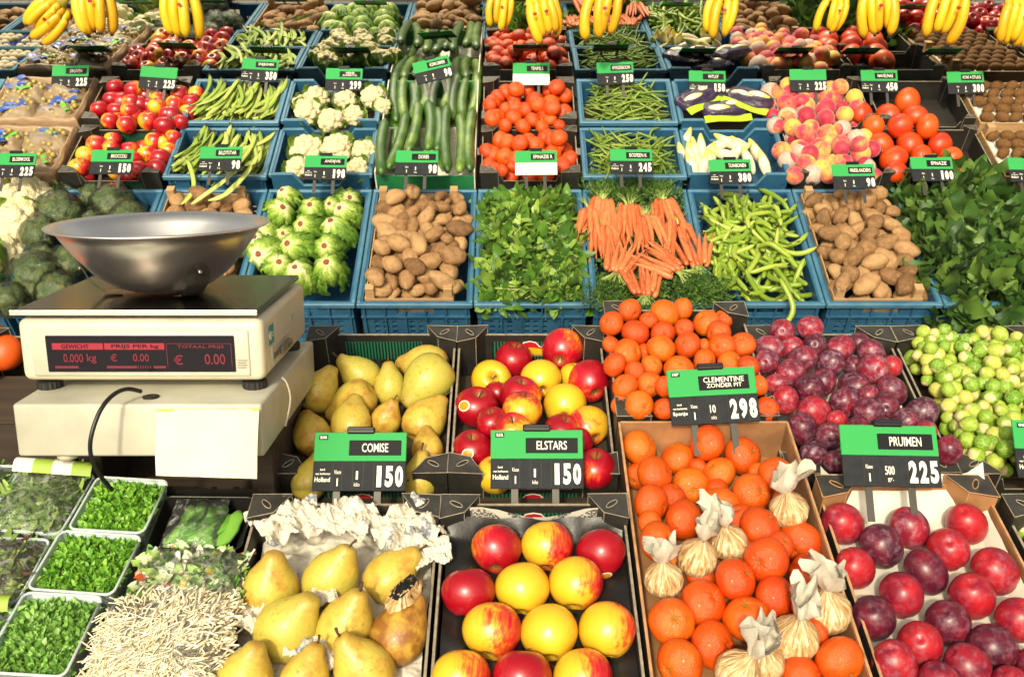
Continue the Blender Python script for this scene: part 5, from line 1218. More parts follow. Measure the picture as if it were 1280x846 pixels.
def pods(i, v0, v1, wb, n, mes, name, label, group, cat, seed, base, top, ang, asd, inset=.02, vin=.02, tilt=.12, bias=None):
    a, b = col(i) if v0 < .1 else colb(i); rnd = random.Random(seed)
    for k in range(n):
        t = k/n; u = rnd.uniform(a+inset, b-inset); v = rnd.uniform(v0+vin, v1-vin)
        e = 1 - .5*abs((u-(a+b)/2)/((b-a)/2))**3
        z = wb + base + (top-base)*t*e
        th = R(rnd.gauss(ang(u, v) if callable(ang) else ang, asd))
        root(name, label, cat, BANK.mat(u, v, z, th) @ rot_euler(rnd.uniform(0, 6.28) if tilt > .3 else rnd.gauss(0, .5), rnd.gauss(0, tilt), 0), group, mes[k % len(mes)])
bb = [bean_me('broad_bean', 'broad', L, .0098, b_, .85, s, .05, 8, 14) for s, (L, b_) in enumerate(((.15, .1), (.17, .22), (.13, .3), (.18, .16), (.16, .38), (.12, .05)))]
pods(5, A0, A1, 0, 190, bb, 'broad_bean', 'plump green broad bean pod in the crate right of the carrots', 'broad beans right of the carrots', 'broad bean', 51, -.06, .035, lambda u, v: 95 if v > .3 else 80, 48, .05, .07, .4)
root('broad_bean', 'broad bean pod hanging over the front rim of its crate', 'broad bean', axis_mat(at(983, 378, 3.40), cdir(0, .2, 1), R(90), 1), None, bb[1])
# ---- second and third rows
fb = 'cardboard boxes on the display bank'
for i, nm_ in ((1, 'flat runner beans'), (5, 'thin green beans')):
    a, b = colb(i)
    blue_crate(BANK, a, b, B0, B1, BW, .13, 'short blue crate of ' + nm_ + ', second row of the bank', g_blue); blue_crate(BANK, a, b, C0, C1, CW, .13, 'short blue crate of ' + nm_ + ', third row under the mirror', g_blue)
for i, nm_, n2 in ((2, 'cauliflowers', 'cauliflowers'), (6, 'loose chicory', 'bagged chicory')):
    a, b = colb(i)
    blue_crate(BANK, a, b, B0, B1, BW, .13, 'blue crate with a dipped front holding ' + nm_ + ', second row', g_blue, True); blue_crate(BANK, a, b, C0, C1, CW, .13, 'blue crate with a dipped front holding ' + n2 + ', third row', g_blue, True)
def bbox(i, label2, label3, **kw):
    a, b = colb(i)
    kw = dict(dict(lx=.07, ly=.045), **kw); fruit_box(BANK, a, b, B0, B1, BW, .10, label2, fb, **kw); kw.pop('logo', None); fruit_box(BANK, a, b, C0, C1, CW, .10, label3, fb, **kw)
bbox(0, 'black cardboard box of apples behind the BROCCOLI sign', 'black cardboard box of apples in the third row', logo='f', stripes=True)
bbox(4, 'black cardboard box of mandarins behind the blank SPINAZIE sign', 'black cardboard box of mandarins in the third row', inner='black', stripes=False)
bbox(7, 'black cardboard box of peaches, second row', 'black cardboard box of peaches, third row', stripes=False, lx=.05, ly=.03)
bbox(8, 'black cardboard box of big oranges, second row', 'black cardboard box of big oranges, third row', stripes=False, lx=.05, ly=.03)
bbox(10, 'black cardboard box of lemons, second row at right', 'black cardboard box of lemons, third row at right', stripes=False)
RB = [bean_me('runner_bean', 'runner', L, .0092, b_, .3, s, .03, 8, 14) for s, (L, b_) in enumerate(((.24, .06), (.21, .12), (.26, .1), (.19, .2), (.22, .03)))]
for (v0, v1, w, g) in ((B0, B1, BW, 'second'), (C0, C1, CW, 'third')):
    pods(1, v0, v1, w, 84, RB, 'runner_bean', 'flat pale green runner bean in the %s row crate' % g, 'runner beans in the %s row' % g, 'runner bean', 61 + len(g), -.05, .03, lambda u, v: 74, 14, .03, .11, .12)
for k, (px, py, Z, an) in enumerate(((300, 222, 3.80, 55), (290, 232, 3.78, 42), (272, 228, 3.80, 50), (236, 228, 3.84, 88))):
    root('runner_bean', 'runner bean hanging over the front of its crate above the bowl', 'runner bean', BANK.mat(0, 0, 0) @ Matrix.Identity(4) if False else axis_mat(at(px, py, Z), cdir(0, .3, 1), R(an), 1), 'overhanging runner beans', RB[k % 5])
GB = [bean_me('green_bean', 'snap', L, .0042, b_, .95, s, .02, 6, 10, False) for s, (L, b_) in enumerate(((.15, .08), (.17, .15), (.13, .2), (.16, .04), (.14, .12), (.18, .1)))]
pods(5, B0, B1, BW, 170, GB, 'green_bean', 'thin green bean in the second row crate behind BOSPEEN sign', 'green beans in the second row', 'green bean', 71, -.055, .012, lambda u, v: 125 if u < .40 else 60 if u > .54 else 5, 30, .06, .05, .5)
pods(5, C0, C1, CW, 130, GB, 'green_bean', 'thin green bean in the third row crate under the mirror', 'green beans in the third row', 'green bean', 72, -.055, .012, -8, 16, .07, .035, .5)
caulis(pxl([(300,435,52),(430,440,46),(550,430,52),(265,490,55),(365,530,52),(465,510,45),(235,455,36),(595,470,35)], 310, 0, .2837), CW-.0, 'the third row', 'cauliflowers in the third row', CW-.06, CW+.06)
caulis(pxl([(260,665,68),(395,655,62),(215,740,48),(510,665,50),(480,745,50),(340,745,45)], 310, 0, .2837), BW-.01, 'the second row', 'cauliflowers in the second row', BW-.06, BW+.05)
# cucumbers in one long box with a green lip
a, b = colb(3); cb = root('cucumber_box', 'long white lined box of cucumbers with a green front board', 'crate', BANK.mat((a+b)/2, B0-.004, .06)); W = b-a+.01; L = .65
m = MB().add(box(-W/2, W/2, 0, L, -.09, -.085), 0).add(box(-W/2, -W/2+.005, 0, L, -.084, .006), 0).add(box(W/2-.005, W/2, 0, L, -.084, .006), 0)
ob('box_body', m.mesh('box_body', G['paper']), cb); ob('front_board', mesh('front_board', box(-W/2+.006, W/2-.006, -.003, .003, -.10, -.012), G['grn'], False), cb); ob('back_board', mesh('back_board', box(-W/2+.006, W/2-.006, L-.004, L+.003, -.09, .0), G['grn'], False), cb)
ob('divider', mesh('divider', box(-W/2+.006, W/2-.006, L*.53, L*.53+.004, -.084, -.03), G['paper'], False), cb)
def cuc_me(seed):
    rnd = random.Random(seed); c = rnd.uniform(-.06, .06)
    pts = [((t-.5), c*math.sin(t*3.14), 0) for t in np.linspace(0, 1, 16)]; rad = [.058*min(1, (.25+t*8), (.2+(1-t)*9))**.6 * (1-.12*(t < .15)) for t in np.linspace(0, 1, 16)]
    return tube(pts, rad, 12)
CM = {}
cl = [((650,335),(655,530),1),((725,365),(722,520),1),((775,372),(770,470),1),((842,345),(812,480),1),((878,345),(862,470),1),((930,322),(900,520),1),((965,345),(945,520),1),((1003,322),(985,500),1),
      ((605,530),(590,768),2),((695,500),(618,745),2),((748,452),(705,672),2),((793,448),(792,662),2),((835,478),(832,668),2),((877,462),(880,758),2),((932,505),(930,758),2),((992,482),(978,752),2),((690,345),(690,520),1),((752,352),(750,500),1),((815,352),(790,500),1),((640,500),(640,750),0),((745,480),(760,740),0),((860,470),(855,740),0),((650,512),(655,600),0),((780,400),(775,520),0),((990,400),(980,560),0),((700,420),(640,700),0)]
cl.sort(key=lambda c: c[0][0])
for k, (p, q, lay) in enumerate(cl):
    w = {0: .0, 1: .035, 2: .075}[lay] + .012
    P_ = BANK.hit(310+p[0]*.2837, p[1]*.2837, w); Q_ = BANK.hit(310+q[0]*.2837, q[1]*.2837, w - (.0 if lay == 1 else .008))
    A_, B_ = BANK.loc(P_[0], P_[1], w), BANK.loc(Q_[0], Q_[1], w-.008); d = (B_-A_); Ln = d.length; r = .0225
    sh = cuc_me(k); sh = ([(x*Ln, y*Ln*.6, z) for x, y, z in sh[0]], sh[1])
    v = np.array(sh[0]); 
    # keep the girth round whatever the length
    v2 = [(x, y*1.0, z) for x, y, z in v]; pts_ = [((t-.5)*Ln, .012*math.sin(t*3.14)*(1 if k % 2 else -1), 0) for t in np.linspace(0, 1, 16)]
    rad = [r*min(1, (.25+t*8), (.2+(1-t)*9))**.6 for t in np.linspace(0, 1, 16)]
    me = mesh('cucumber', tube(pts_, rad, 12), G['cucumber'])
    x = d.normalized(); y = BANK.W.cross(x).normalized(); z = x.cross(y); M_ = Matrix((x, y, z)).transposed().to_4x4(); M_.translation = (A_+B_)/2
    root('cucumber', 'long dark green cucumber ' + ('in the front layer, ' if lay == 2 else 'in the rear layer, ' if lay == 1 else 'lying underneath, ') + ORD[[x for x in range(len(cl)) if cl[x][2] == lay].index(k)] + ' from left', 'cucumber', M_, 'cucumbers in the long box', me)
# mandarins
def box_fruit(Lst, w, *a, **k): return balls(Lst, BANK, w-.012, w-.05, w+.05, *a, **k)
mC = pxl([(207,145,65),(145,210,67),(345,160,65),(505,165,75),(645,175,57),(755,130,68),(275,240,62),(430,245,65),(580,255,62),(748,270,75),(170,315,75),(120,320,45),(340,310,70),(497,330,67),(635,320,60),(270,375,60),(415,380,70),(570,385,62),(710,370,55)], 590, 100, .1537)
mB = pxl([(237,495,78),(367,520,68),(125,580,73),(520,535,75),(605,465,75),(690,545,75),(270,630,78),(790,645,75),(130,690,65),(330,705,50),(740,690,60),(245,740,55),(180,715,50),(480,640,70),(590,620,60)], 590, 100, .1537)
mo = lambda i: (random.uniform(.15, .5), 0, 0, 1)
box_fruit(mC, CW, O_ME, 'mandarin', 'mandarin', 'red orange mandarin in the third row box', 'mandarins in the third row', child=cstem, colr=mo)
box_fruit(mB, BW, O_ME, 'mandarin', 'mandarin', 'red orange mandarin in the box behind the blank sign', 'mandarins in the second row', child=cstem, colr=mo)
oC = pxl([(626,177,62),(765,195,68),(872,115,74),(690,245,58),(912,192,70),(832,248,68),(977,250,70)], 930, 100, .2344)
oB = pxl([(730,342,70),(885,347,78),(1045,350,70),(797,420,75),(945,410,68),(1098,415,65),(810,490,60),(1160,480,55),(1020,470,60)], 930, 100, .2344)
box_fruit(oC, CW, OR_ME, 'orange', 'orange', 'big smooth orange in the third row', 'big oranges in the third row', sq=(1, 1, .98), each=True)
box_fruit(oB, BW, OR_ME, 'orange', 'orange', 'big smooth orange in the second row', 'big oranges in the second row', sq=(1, 1, .98), each=True)
# peaches, some in foam nets
pC = pxl([(143,70,52),(250,75,52),(355,82,48),(465,95,55),(120,135,48),(225,130,52),(328,142,50),(437,150,52),(150,195,45),(232,200,50),(333,200,50),(435,205,50),(170,245,45),(260,255,48),(355,255,45),(520,262,45)], 930, 100, .2344)
pB = pxl([(262,300,50),(345,305,48),(445,290,55),(595,325,55),(515,350,55),(200,380,52),(305,375,50),(413,375,50),(620,395,55),(235,430,48),(330,445,52),(433,445,50),(365,505,52),(450,510,45),(535,440,45),(650,465,45),(270,510,50),(580,500,45)], 930, 100, .2344)
def net(o, i):
    if i % 3 == 0:
        def mk():
            return mesh('foam_net', lathe([(.72, .72), (.98, .42), (1.09, .0), (1.02, -.5), (.7, -.95), (.3, -1.08)], 22, lambda p, a, k: (p[0]*(1+.03*math.sin(11*a)), p[1]*(1+.03*math.sin(11*a)), p[2] + .12*math.cos(a)*(k == 0))), G['foam'])
        v = cached('net', lambda: (lambda me: me)(MB().add((lambda s: (s[0], s[1][:-2]))(lathe([(.72, .72), (.98, .42), (1.09, .0), (1.02, -.5), (.7, -.95), (.3, -1.08)], 22, lambda p, a, k: (p[0]*(1+.03*math.sin(11*a)), p[1]*(1+.03*math.sin(11*a)), p[2] + .12*math.cos(a)*(k == 0))))).mesh('foam_net', G['foam'], True)))
        ob('foam_net', v, o, Matrix.Rotation(random.uniform(-1.2, 1.2), 4, 'X') @ Matrix.Rotation(random.uniform(-1.4, 1.4), 4, 'Y'))
box_fruit(pC, CW, PE_ME, 'peach', 'peach', 'pink and yellow peach in the third row box', 'peaches in the third row', child=net)
box_fruit(pB, BW, PE_ME, 'peach', 'peach', 'pink and yellow peach in the second row box', 'peaches in the second row', child=net)
# apples
aC = pxl([(645,425,45),(540,455,48),(620,465,45),(705,445,42),(790,420,38),(865,415,35),(515,490,40),(680,495,40),(770,465,42),(845,450,38),(485,535,38),(590,510,42),(560,550,42),(655,535,45),(755,510,45),(725,555,45),(830,500,40),(800,540,35)], 0, 0, .2837)
aB = pxl([(430,645,50),(680,625,42),(765,610,38),(380,690,45),(650,685,45),(745,665,38),(705,700,45),(350,740,45),(610,750,40),(690,740,40),(490,650,35),(590,700,35)], 0, 0, .2837)
for lst, w, nm_ in ((aC, CW, 'third'), (aB, BW, 'second')):
    for i, (pos, r) in enumerate(settle(lst, BANK, w-.012, w-.05, w+.05)):
        apple(pos, r, random.uniform(.35, .8), label='red and yellow apple in the %s row box left of the runner beans' % nm_, group='apples in the %s row' % nm_, i=i, spin=random.uniform(-.9, .9), down=cdir(random.uniform(-.3, .3), .8, random.uniform(-.5, .4)))
# chicory
ch = [mesh('chicory', uvs(16, 18, lambda p, s=s: (p.x*(.34+.03*math.sin(3*math.atan2(p.y, p.x)+s))*(1-.35*max(0, p.z)), p.y*.33*(1-.35*max(0, p.z)), p.z)), G['chicory']) for s in (1, 2)]
cl = pxl([(905,625,0,70),(975,655,0,95),(925,690,0,100),(895,690,0,110),(1055,640,0,20),(1085,625,0,150),(1130,630,0,160),(1020,690,0,80),(1075,680,0,170),(955,700,0,110),(1140,665,0,30),(985,735,0,80),(935,735,0,115),(1010,720,0,95)], 600, 0, .2837)
cl += [(935, 200, 0, 115), (945, 190, 0, 120), (955, 205, 0, 110), (868, 190, 0, 100), (925, 185, 0, 130)]
a, b = colb(6)
for k, (px, py, _, an) in enumerate(cl):
    w = BW - .02 + .012*(k % 3); u, v, Z = BANK.hit(px, py, w)
    root('chicory', 'white chicory head with yellow tip, loose in the second row crate', 'chicory', axis_mat(BANK.loc(u, v, w), cdir(math.cos(R(an)), math.sin(R(an)), .15), k, (.062, .062, .062)), 'loose chicory heads', ch[k % 2])
def pillow(wd, ln, h, seed, mat, name='film'):
    return mesh(name, uvs(28, 18, lambda p: (math.copysign(abs(p.x)**.6, p.x)*wd/2*(1+.06*mnoise.noise(p*2+Vector((seed, 0, 0)))), math.copysign(abs(p.y)**.6, p.y)*ln/2*(1+.06*mnoise.noise(p*2+Vector((0, seed, 0)))), p.z*h*(1+.5*mnoise.noise(p*2.4+Vector((0, 0, seed)))))), G[mat])
cb_ = [(905, 122, -.15, 'upper'), (905, 140, .12, 'lower'), (870, 128, .6, 'left'), (935, 132, -.5, 'right')]
for k, (px, py, rz, nm_) in enumerate(cb_):
    u, v, Z = BANK.hit(px, py, CW-.015)
    o = root('chicory_bag', 'dark purple film bag of chicory, %s one in the third row crate' % nm_, 'bag', BANK.mat(u, v, CW-.02+.012*k, rz), 'purple bags of chicory'); ob('film', pillow(.20, .11, .03, k, 'purple'), o)
    for q in range(2): ob('chicory', ch[q], o, axis_mat((-.03+.06*q, -.01+.02*q, .018), (1, .15*(q-.5), .1), q, (.058, .058, .052)))
    ob('label_strip', mesh('label_strip', grid(8, 2, lambda s, t: (-.10+.2*s, -.045-.035*t, .010+.004*math.sin(s*6)-.01*t)), G['limep']), o)
u, v, Z = BANK.hit(902, 162, CW-.02)
# kiwis
kw = [ball_me('kiwi', 'kiwi', 1.32, .92, .90, .05, s, (16, 12)) for s in (1, 2)]
a, b = colb(9)
for (v0, v1, w, nm_, rows) in ((B0, B1, BW, 'second', 5), (C0, C1, CW, 'third', 5)):
    tr = root('kiwi_tray', 'white moulded tray of kiwis in a low wooden crate, %s row' % nm_, 'tray', BANK.mat((a+b)/2, v0, w), 'kiwi trays'); W = b-a; L = v1-v0
    ob('moulded_sheet', mesh('moulded_sheet', grid(36, 30, lambda s, t: ((s-.5)*W*.97, t*L, -.03+.012*math.sin(s*6*6.28)*math.sin(t*5*6.28))), G['paper']), tr)
    ob('wooden_frame', MB().add(box(-W/2, W/2, 0, .006, -.07, -.012)).add(box(-W/2, W/2, L-.006, L, -.07, -.012)).add(box(-W/2, -W/2+.006, .007, L-.007, -.07, -.012)).add(box(W/2-.006, W/2, .007, L-.007, -.07, -.012)).mesh('wooden_frame', G['wood']), tr)
    for s_ in (-1, 1):
        ob('corner_post', MB().add(box(s_*(W/2-.022)-.015, s_*(W/2-.022)+.015, L-.04, L-.008, -.06, .035)).mesh('corner_post', G['wood']), tr)
    for r_ in range(rows):
        for c_ in range(6):
            u = a + .04 + (c_ + .5*(r_ % 2)*.8)*.058; v = v0 + .035 + r_*.058
            root('kiwi', 'brown kiwi on the white tray in the %s row' % nm_, 'kiwi', BANK.mat(u + random.uniform(-.004, .004), v, w-.006, random.uniform(-.8, .8)) @ Matrix.Diagonal((.0235, .0235, .0235, 1)), 'kiwis in the %s row' % nm_, kw[(r_+c_) % 2])
# lemons, mushrooms, tomatoes and apples at the ends (mostly seen in the mirror)
lm = ball_me('lemon', 'lemon', 1.22, .95, .95, .05, 2)
a, b = colb(10)
for (v0, v1, w, nm_) in ((B0, B1, BW, 'second'), (C0, C1, CW, 'third')):
    for k, (u, v, z, r) in enumerate(deposit(a+.01, b-.01, v0+.01, v1-.01, [.034]*26, w-.05, 20, .9, 81)):
        root('lemon', 'yellow lemon in the %s row box at the right end' % nm_, 'lemon', BANK.mat(u, v, z, random.uniform(0, 3)) @ Matrix.Diagonal((r, r, r, 1)), 'lemons in the %s row' % nm_, lm)
tmm = [ball_me('tomato', 'tomato', 1, 1, .84, .05, s) for s in (1, 2)]
a, b = col(8)
for k, (u, v, z, r) in enumerate(deposit(a+.01, b-.01, .02, .61, [random.uniform(.036, .044) for _ in range(62)], -.075, 20, .88, 82)):
    root('tomato', 'shiny red tomato in the crate at the right edge', 'tomato', axis_mat(BANK.loc(u, v, z), BANK.dir(random.uniform(-.5, .5), random.uniform(-.5, .5), 1), k, r), 'tomatoes at the right edge', tmm[k % 2])
a, b = col(9)
for k, (u, v, z, r) in enumerate(deposit(a+.01, b-.01, .02, .61, [random.uniform(.034, .04) for _ in range(60)], -.09, 20, .88, 83)):
    apple(BANK.loc(u, v, z), r, random.uniform(.5, 1), label='red apple in the end crate, seen in the mirror', group='apples at the right end', i=k)
mu = MB(); rnd = random.Random(3)
for k in range(11):
    x, y = -.055+.035*(k % 4)+rnd.uniform(-.006, .006), -.05+.045*(k//4)+rnd.uniform(-.006, .006); s_ = rnd.uniform(.018, .024)
    sh = uvs(14, 9, lambda p: (p.x*s_, p.y*s_, max(-.35, p.z)*s_*.8)); mu.add(mv(sh, x, y, rnd.uniform(0, .008)))
mum = mu.mesh('mushrooms', G['mush'], True); pt, pr = tub_me(.17, .145, .05); ptm = pt.mesh('punnet_wall', G['blulab'], True); prm = pr.mesh('punnet_rim', G['blulab'], True)
a, b = colb(-2); a -= .0; g_m = 'blue mushroom punnets'
for (v0, v1, w, nm_) in ((B0, B1, BW, 'second'), (C0, C1, CW, 'third')):
    blue_crate(BANK, a, b, v0, v1, w, .13, 'teal plastic crate of mushroom punnets, %s row at far left' % nm_, g_blue, mat='teal', rim='teal', name='teal_crate')
    for q in range(4):
        o = root('mushroom_punnet', 'blue punnet of white mushrooms in the %s row crate' % nm_, 'punnet', BANK.mat(a+.10+.18*(q % 2), v0+.08+.15*(q//2), w-.015), g_m)
        ob('punnet_wall', ptm, o); ob('punnet_rim', prm, o); ob('mushrooms', mum, o, Matrix.Translation((0, 0, -.012))); 
# grapes in bags in paper lined boxes
a, b = colb(-1)
gr = MB(); rnd = random.Random(8)
sp_v = uvs(10, 7, lambda p: p)
for (u, v, z, r) in deposit(-.085, .085, -.06, .06, [.011]*120, lambda x, y: .02*(1-(x/.09)**2), 8, .9, 9): gr.add(mv(([(x*r, y*r, q*r) for x, y, q in sp_v[0]], sp_v[1]), u, v, z))
grm = gr.mesh('grapes', G['grape'], True)
for (v0, v1, w, nm_) in ((B0, B1, BW, 'second'), (C0, C1, CW, 'third')):
    o = root('grape_box', 'cardboard box lined with brownish film holding bagged grapes, %s row' % nm_, 'crate', BANK.mat((a+b)/2, v0, w), fb); W = b-a; L = v1-v0
    ob('box_body', MB().add(box(-W/2, W/2, 0, L, -.10, -.096)).add(box(-W/2, W/2, 0, .004, -.095, -.008)).add(box(-W/2, W/2, L-.004, L, -.095, -.008)).add(box(-W/2, -W/2+.004, .005, L-.005, -.095, -.008)).add(box(W/2-.004, W/2, .005, L-.005, -.095, -.008)).mesh('box_body', G['cardin']), o)
    ln_ = MB()
    for k in range(4):
        def fx(s, t, k=k):
            ph = s*math.pi*2; x, y = [(-W/2 + W*s, 0), (W/2, L*s), (W/2 - W*s, L), (-W/2, L-L*s)][k]
            cx_, cy_ = x/(W/2), (y-L/2)/(L/2); z = [.004, .012, -.02, -.07][0]; prof = [(1.04, -.045), (1.03, .004), (.97, .016), (.88, -.005), (.80, -.045)]
            q = t*4; i_ = min(3, int(q)); e = q-i_; m_ = prof[i_][0]*(1-e)+prof[i_+1][0]*e; zz = prof[i_][1]*(1-e)+prof[i_+1][1]*e
            return (x*m_ + .006*mnoise.noise(Vector((x*20, y*20, t*2))), L/2+(y-L/2)*m_, zz + .012*mnoise.noise(Vector((x*16, y*16, t*3+k))))
        ln_.add(grid(24, 12, fx))
    ob('film_liner', ln_.mesh('film_liner', G['beige'], True), o)
    for q in range(4):
        x, y = -W*.24 + W*.48*(q % 2), L*.27 + L*.46*(q//2)
        g_ = root('grape_bag', 'clear bag of greenish grapes with blue label in the %s row' % nm_, 'bag', BANK.mat((a+b)/2 + x, v0 + y, w-.055, rnd.uniform(-.3, .3)), 'bags of grapes')
        ob('grapes', grm, g_, Matrix.Translation((0, 0, -.014))); ob('film', pillow(.205, .165, .072, q+3, 'haze'), g_, Matrix.Translation((0, 0, .012)))
        for d_ in range(4):
            ob('label', mesh('label', grid(6, 3, lambda s, t: (-.05+.10*s, -.017+.034*t, .006*math.sin(s*7+q)+.004*math.sin(t*3))), G['grnlab' if d_ == 3 else 'blulab']), g_, Matrix.Translation((rnd.uniform(-.05, .05), rnd.uniform(-.04, .04), .084)) @ Matrix.Rotation(rnd.uniform(0, 3), 4, 'Z') @ Matrix.Scale((1, .8, .55, .6)[d_], 4))
# a lower layer shows in the gaps of the fruit boxes
def under(i, v0, v1, w, n, r, mk):
    a, b = colb(i)
    for k, (u, v, z, q) in enumerate(deposit(a+.01, b-.01, v0+.01, v1-.01, [r]*n, w-.098, 25, .95, i)): mk(BANK.loc(u, v, z), q, k)
for (v0, v1, w, g) in ((B0, B1, BW, 'second'), (C0, C1, CW, 'third')):
    lb = 'red orange mandarin in the third row box' if g == 'third' else 'red orange mandarin in the box behind the blank sign'
    under(4, v0, v1, w, 24, .037, lambda p, q, k: root('mandarin', lb, 'mandarin', axis_mat(p, cdir(random.uniform(-.8, .8), .5, .6), k, q), 'mandarins in the %s row' % g, O_ME[k % 3], (random.uniform(.15, .5), 0, 0, 1)))
    under(7, v0, v1, w, 24, .036, lambda p, q, k: root('peach', 'pink and yellow peach in the %s row box' % g, 'peach', axis_mat(p, cdir(random.uniform(-.8, .8), .5, .6), k, q), 'peaches in the %s row' % g, PE_ME[k % 2], (random.random(), 0, 0, 1)))
    under(0, v0, v1, w, 26 if g == 'third' else 14, .036, lambda p, q, k: apple(p, q, random.uniform(.35, .8), label='red and yellow apple in the %s row box left of the runner beans' % g, group='apples in the %s row' % g, i=k))
# ---- signs of the bank
for (px, py, Z, ti, pr_, lb, kw_) in [
    (18, 207, 3.74, 'BLOEMKOOL', '225', 'price sign BLOEMKOOL 225 above the cauliflowers at left edge', {}),
    (140, 203, 3.74, 'BROCCOLI', '150', 'price sign BROCCOLI 150 in front of the apples', {}),
    (276, 199, 3.74, 'BILDTSTAR', '98', 'price sign BILDTSTAR 98 on the runner bean crate', {'origin': 'Holland'}),
    (407, 210, 3.74, 'ANDIJVIE', '198', 'price sign ANDIJVIE 198 on the cauliflower crate', {'origin': 'Holland'}),
    (521, 204, 3.70, 'DORES', '98', 'price sign DORES 98 on the cucumber box', {}),
    (670, 204, 3.74, 'SPINAZIE R', '', 'price sign SPINAZIE with a blank white price panel', {'blank': True}),
    (789, 202, 3.74, 'BOSPEEN K', '245', 'price sign BOSPEEN 245 above the carrots', {'origin': 'Holland'}),
    (913, 215, 3.74, 'TUINBONEN', '380', 'price sign TUINBONEN 380 on the chicory crate', {'origin': 'Holland'}),
    (1067, 221, 3.70, 'FRIESLANDERS', '98', 'price sign FRIESLANDERS 98 above the right potatoes', {}),
    (1165, 212, 3.76, 'SPINAZIE', '100', 'price sign SPINAZIE 100 half hidden by dark spinach', {}),
    (1287, 213, 3.76, 'TOMATEN', '150', 'price sign cut off by the right edge above the tomatoes', {'origin': 'Holland'})]:
    sign(px, py, Z, ti, pr_, lb, roll=random.uniform(-1, 1), w=.158, group='price signs on the bank', **kw_)
for (px, py, Z, ti, pr_, lb, kw_) in [
    (88, 96, 4.20, 'DRUIVEN', '225', 'price sign DRUIVEN 225 behind the grapes', {}),
    (198, 98, 4.18, '', '225', 'plain green price sign 225 with no name, behind apples', {'roll': -4}),
    (325, 88, 4.22, 'SNIJBONEN', '350', 'price sign 350 behind the runner beans', {'roll': -3, 'origin': 'Holland'}),
    (430, 100, 4.20, 'VERSE', '299', 'price sign 299 with two lines behind the cauliflowers', {'title2': 'BLOEMKOOL', 'roll': -1}),
    (541, 88, 4.14, 'KOMKOMMER', '98', 'price sign tilted steeply behind the cucumbers', {'roll': 14}),
    (664, 93, 4.20, 'TENPELS', '', 'price sign TENPELS with a blank white price panel', {'blank': True}),
    (769, 92, 4.20, 'SPERZIEBOON', '250', 'price sign 250 with worn pale panel behind the green beans', {'roll': 2}),
    (884, 103, 4.20, 'WITLOF', '150', 'price sign WITLOF 150 behind the purple bags', {'origin': 'Holland', 'roll': -1}),
    (1010, 101, 4.20, '', '225', 'plain green price sign 225 with no name, behind peaches', {'roll': 0}),
    (1099, 102, 4.20, 'NAVELINAS', '450', 'price sign NAVELINAS 450 behind the big oranges', {'origin': 'Holland'}),
    (1207, 104, 4.20, 'KIWI 4 STUKS', '300', 'price sign 300 behind the kiwis', {'roll': 1})]:
    kw_ = dict({'roll': 0}, **kw_); sign(px, py, Z, ti, pr_, lb, w=.155, lean=10, group='price signs below the mirror', **kw_)
# ---- mirror
MT = R(27)
mo_ = BANK.loc(0, 1.335, .03); my = Vector((0, -math.sin(MT), math.cos(MT))); mz = Vector((1, 0, 0)).cross(my)
mm = Matrix((Vector((1, 0, 0)), my, mz)).transposed().to_4x4(); mm.translation = mo_
mr = root('display_mirror', 'long tilted mirror behind the top row of crates', 'mirror', mm)
ob('mirror_glass', mesh('mirror_glass', box(-2.9, 2.9, -.12, .75, -.006, 0), G['mirror'], False), mr)
ob('mirror_back', mesh('mirror_back', box(-2.92, 2.92, -.14, .77, -.025, -.008), G['plank'], False), mr)
ob('frame_rail', mesh('frame_rail', cbox(-2.93, 2.93, .752, .79, -.025, .012, .003), G['pole'], False), mr)
# ---- bananas on a rail
rail = at(640, -62, 3.98)
ry, rz_ = rail.y, rail.z
rr_ = root('hanging_rail', 'steel rail on two posts carrying the banana hooks', 'rail', Matrix.Translation((0, ry, 0)))
ob('cross_bar', mesh('cross_bar', tube([(-3.0, 0, rz_), (3.0, 0, rz_)], .012, 12), G['pole']), rr_)
for x in (-3.0, 3.0): ob('post', mesh('post', tube([(x, 0, 0), (x, 0, rz_+.05)], .02, 12), G['pole']), rr_)
def banana_me(seed, bend=.16, r=.0205):
    rnd = random.Random(seed); n = 16; pts, rad = [], []
    for i in range(n):
        t = i/(n-1); a = (t-.5)*1.25
        pts.append((math.cos(a)*.16-.16 + bend*0, 0, -.19*t*1.0)); rad.append(r*min(1, .35+t*4.5, .30+(1-t)*7.5)**.7)
    m = MB().add(tube(pts, rad, 7, 1.0)); e = Vector(pts[-1]); m.add(tube([e, e + Vector((-.004, 0, -.010))], [r*.42, r*.30], 6), 1)
    return m
bms = [banana_me(s).mesh('banana', [G['banana'], G['btip']], True) for s in (1, 2)]
bun = [(40, 40, 45, 5, -52, 'hanging slanted, leftmost in the row'), (120, 38, 0, 5, 2, 'second from left in the row'), (226, 40, 0, 4, 0, 'above the red apples'), (622, 34, 0, 4, -8, 'small, beside a larger hand above the tomatoes'), (687, 46, 0, 5, 14, 'above the tomatoes, with fruit slanting left'), (748, 46, 0, 4, -8, 'in front of the mirrored carrots'), (898, 44, 0, 4, -6, 'above the bagged chicory'), (1036, 38, 0, 4, -14, 'left of the pair above the big oranges'), (1100, 40, 0, 5, 8, 'right of the pair above the big oranges'), (1178, 46, 0, 4, -8, 'above the kiwis'), (1268, 52, 0, 5, -6, 'rightmost, cut off by the edge')]
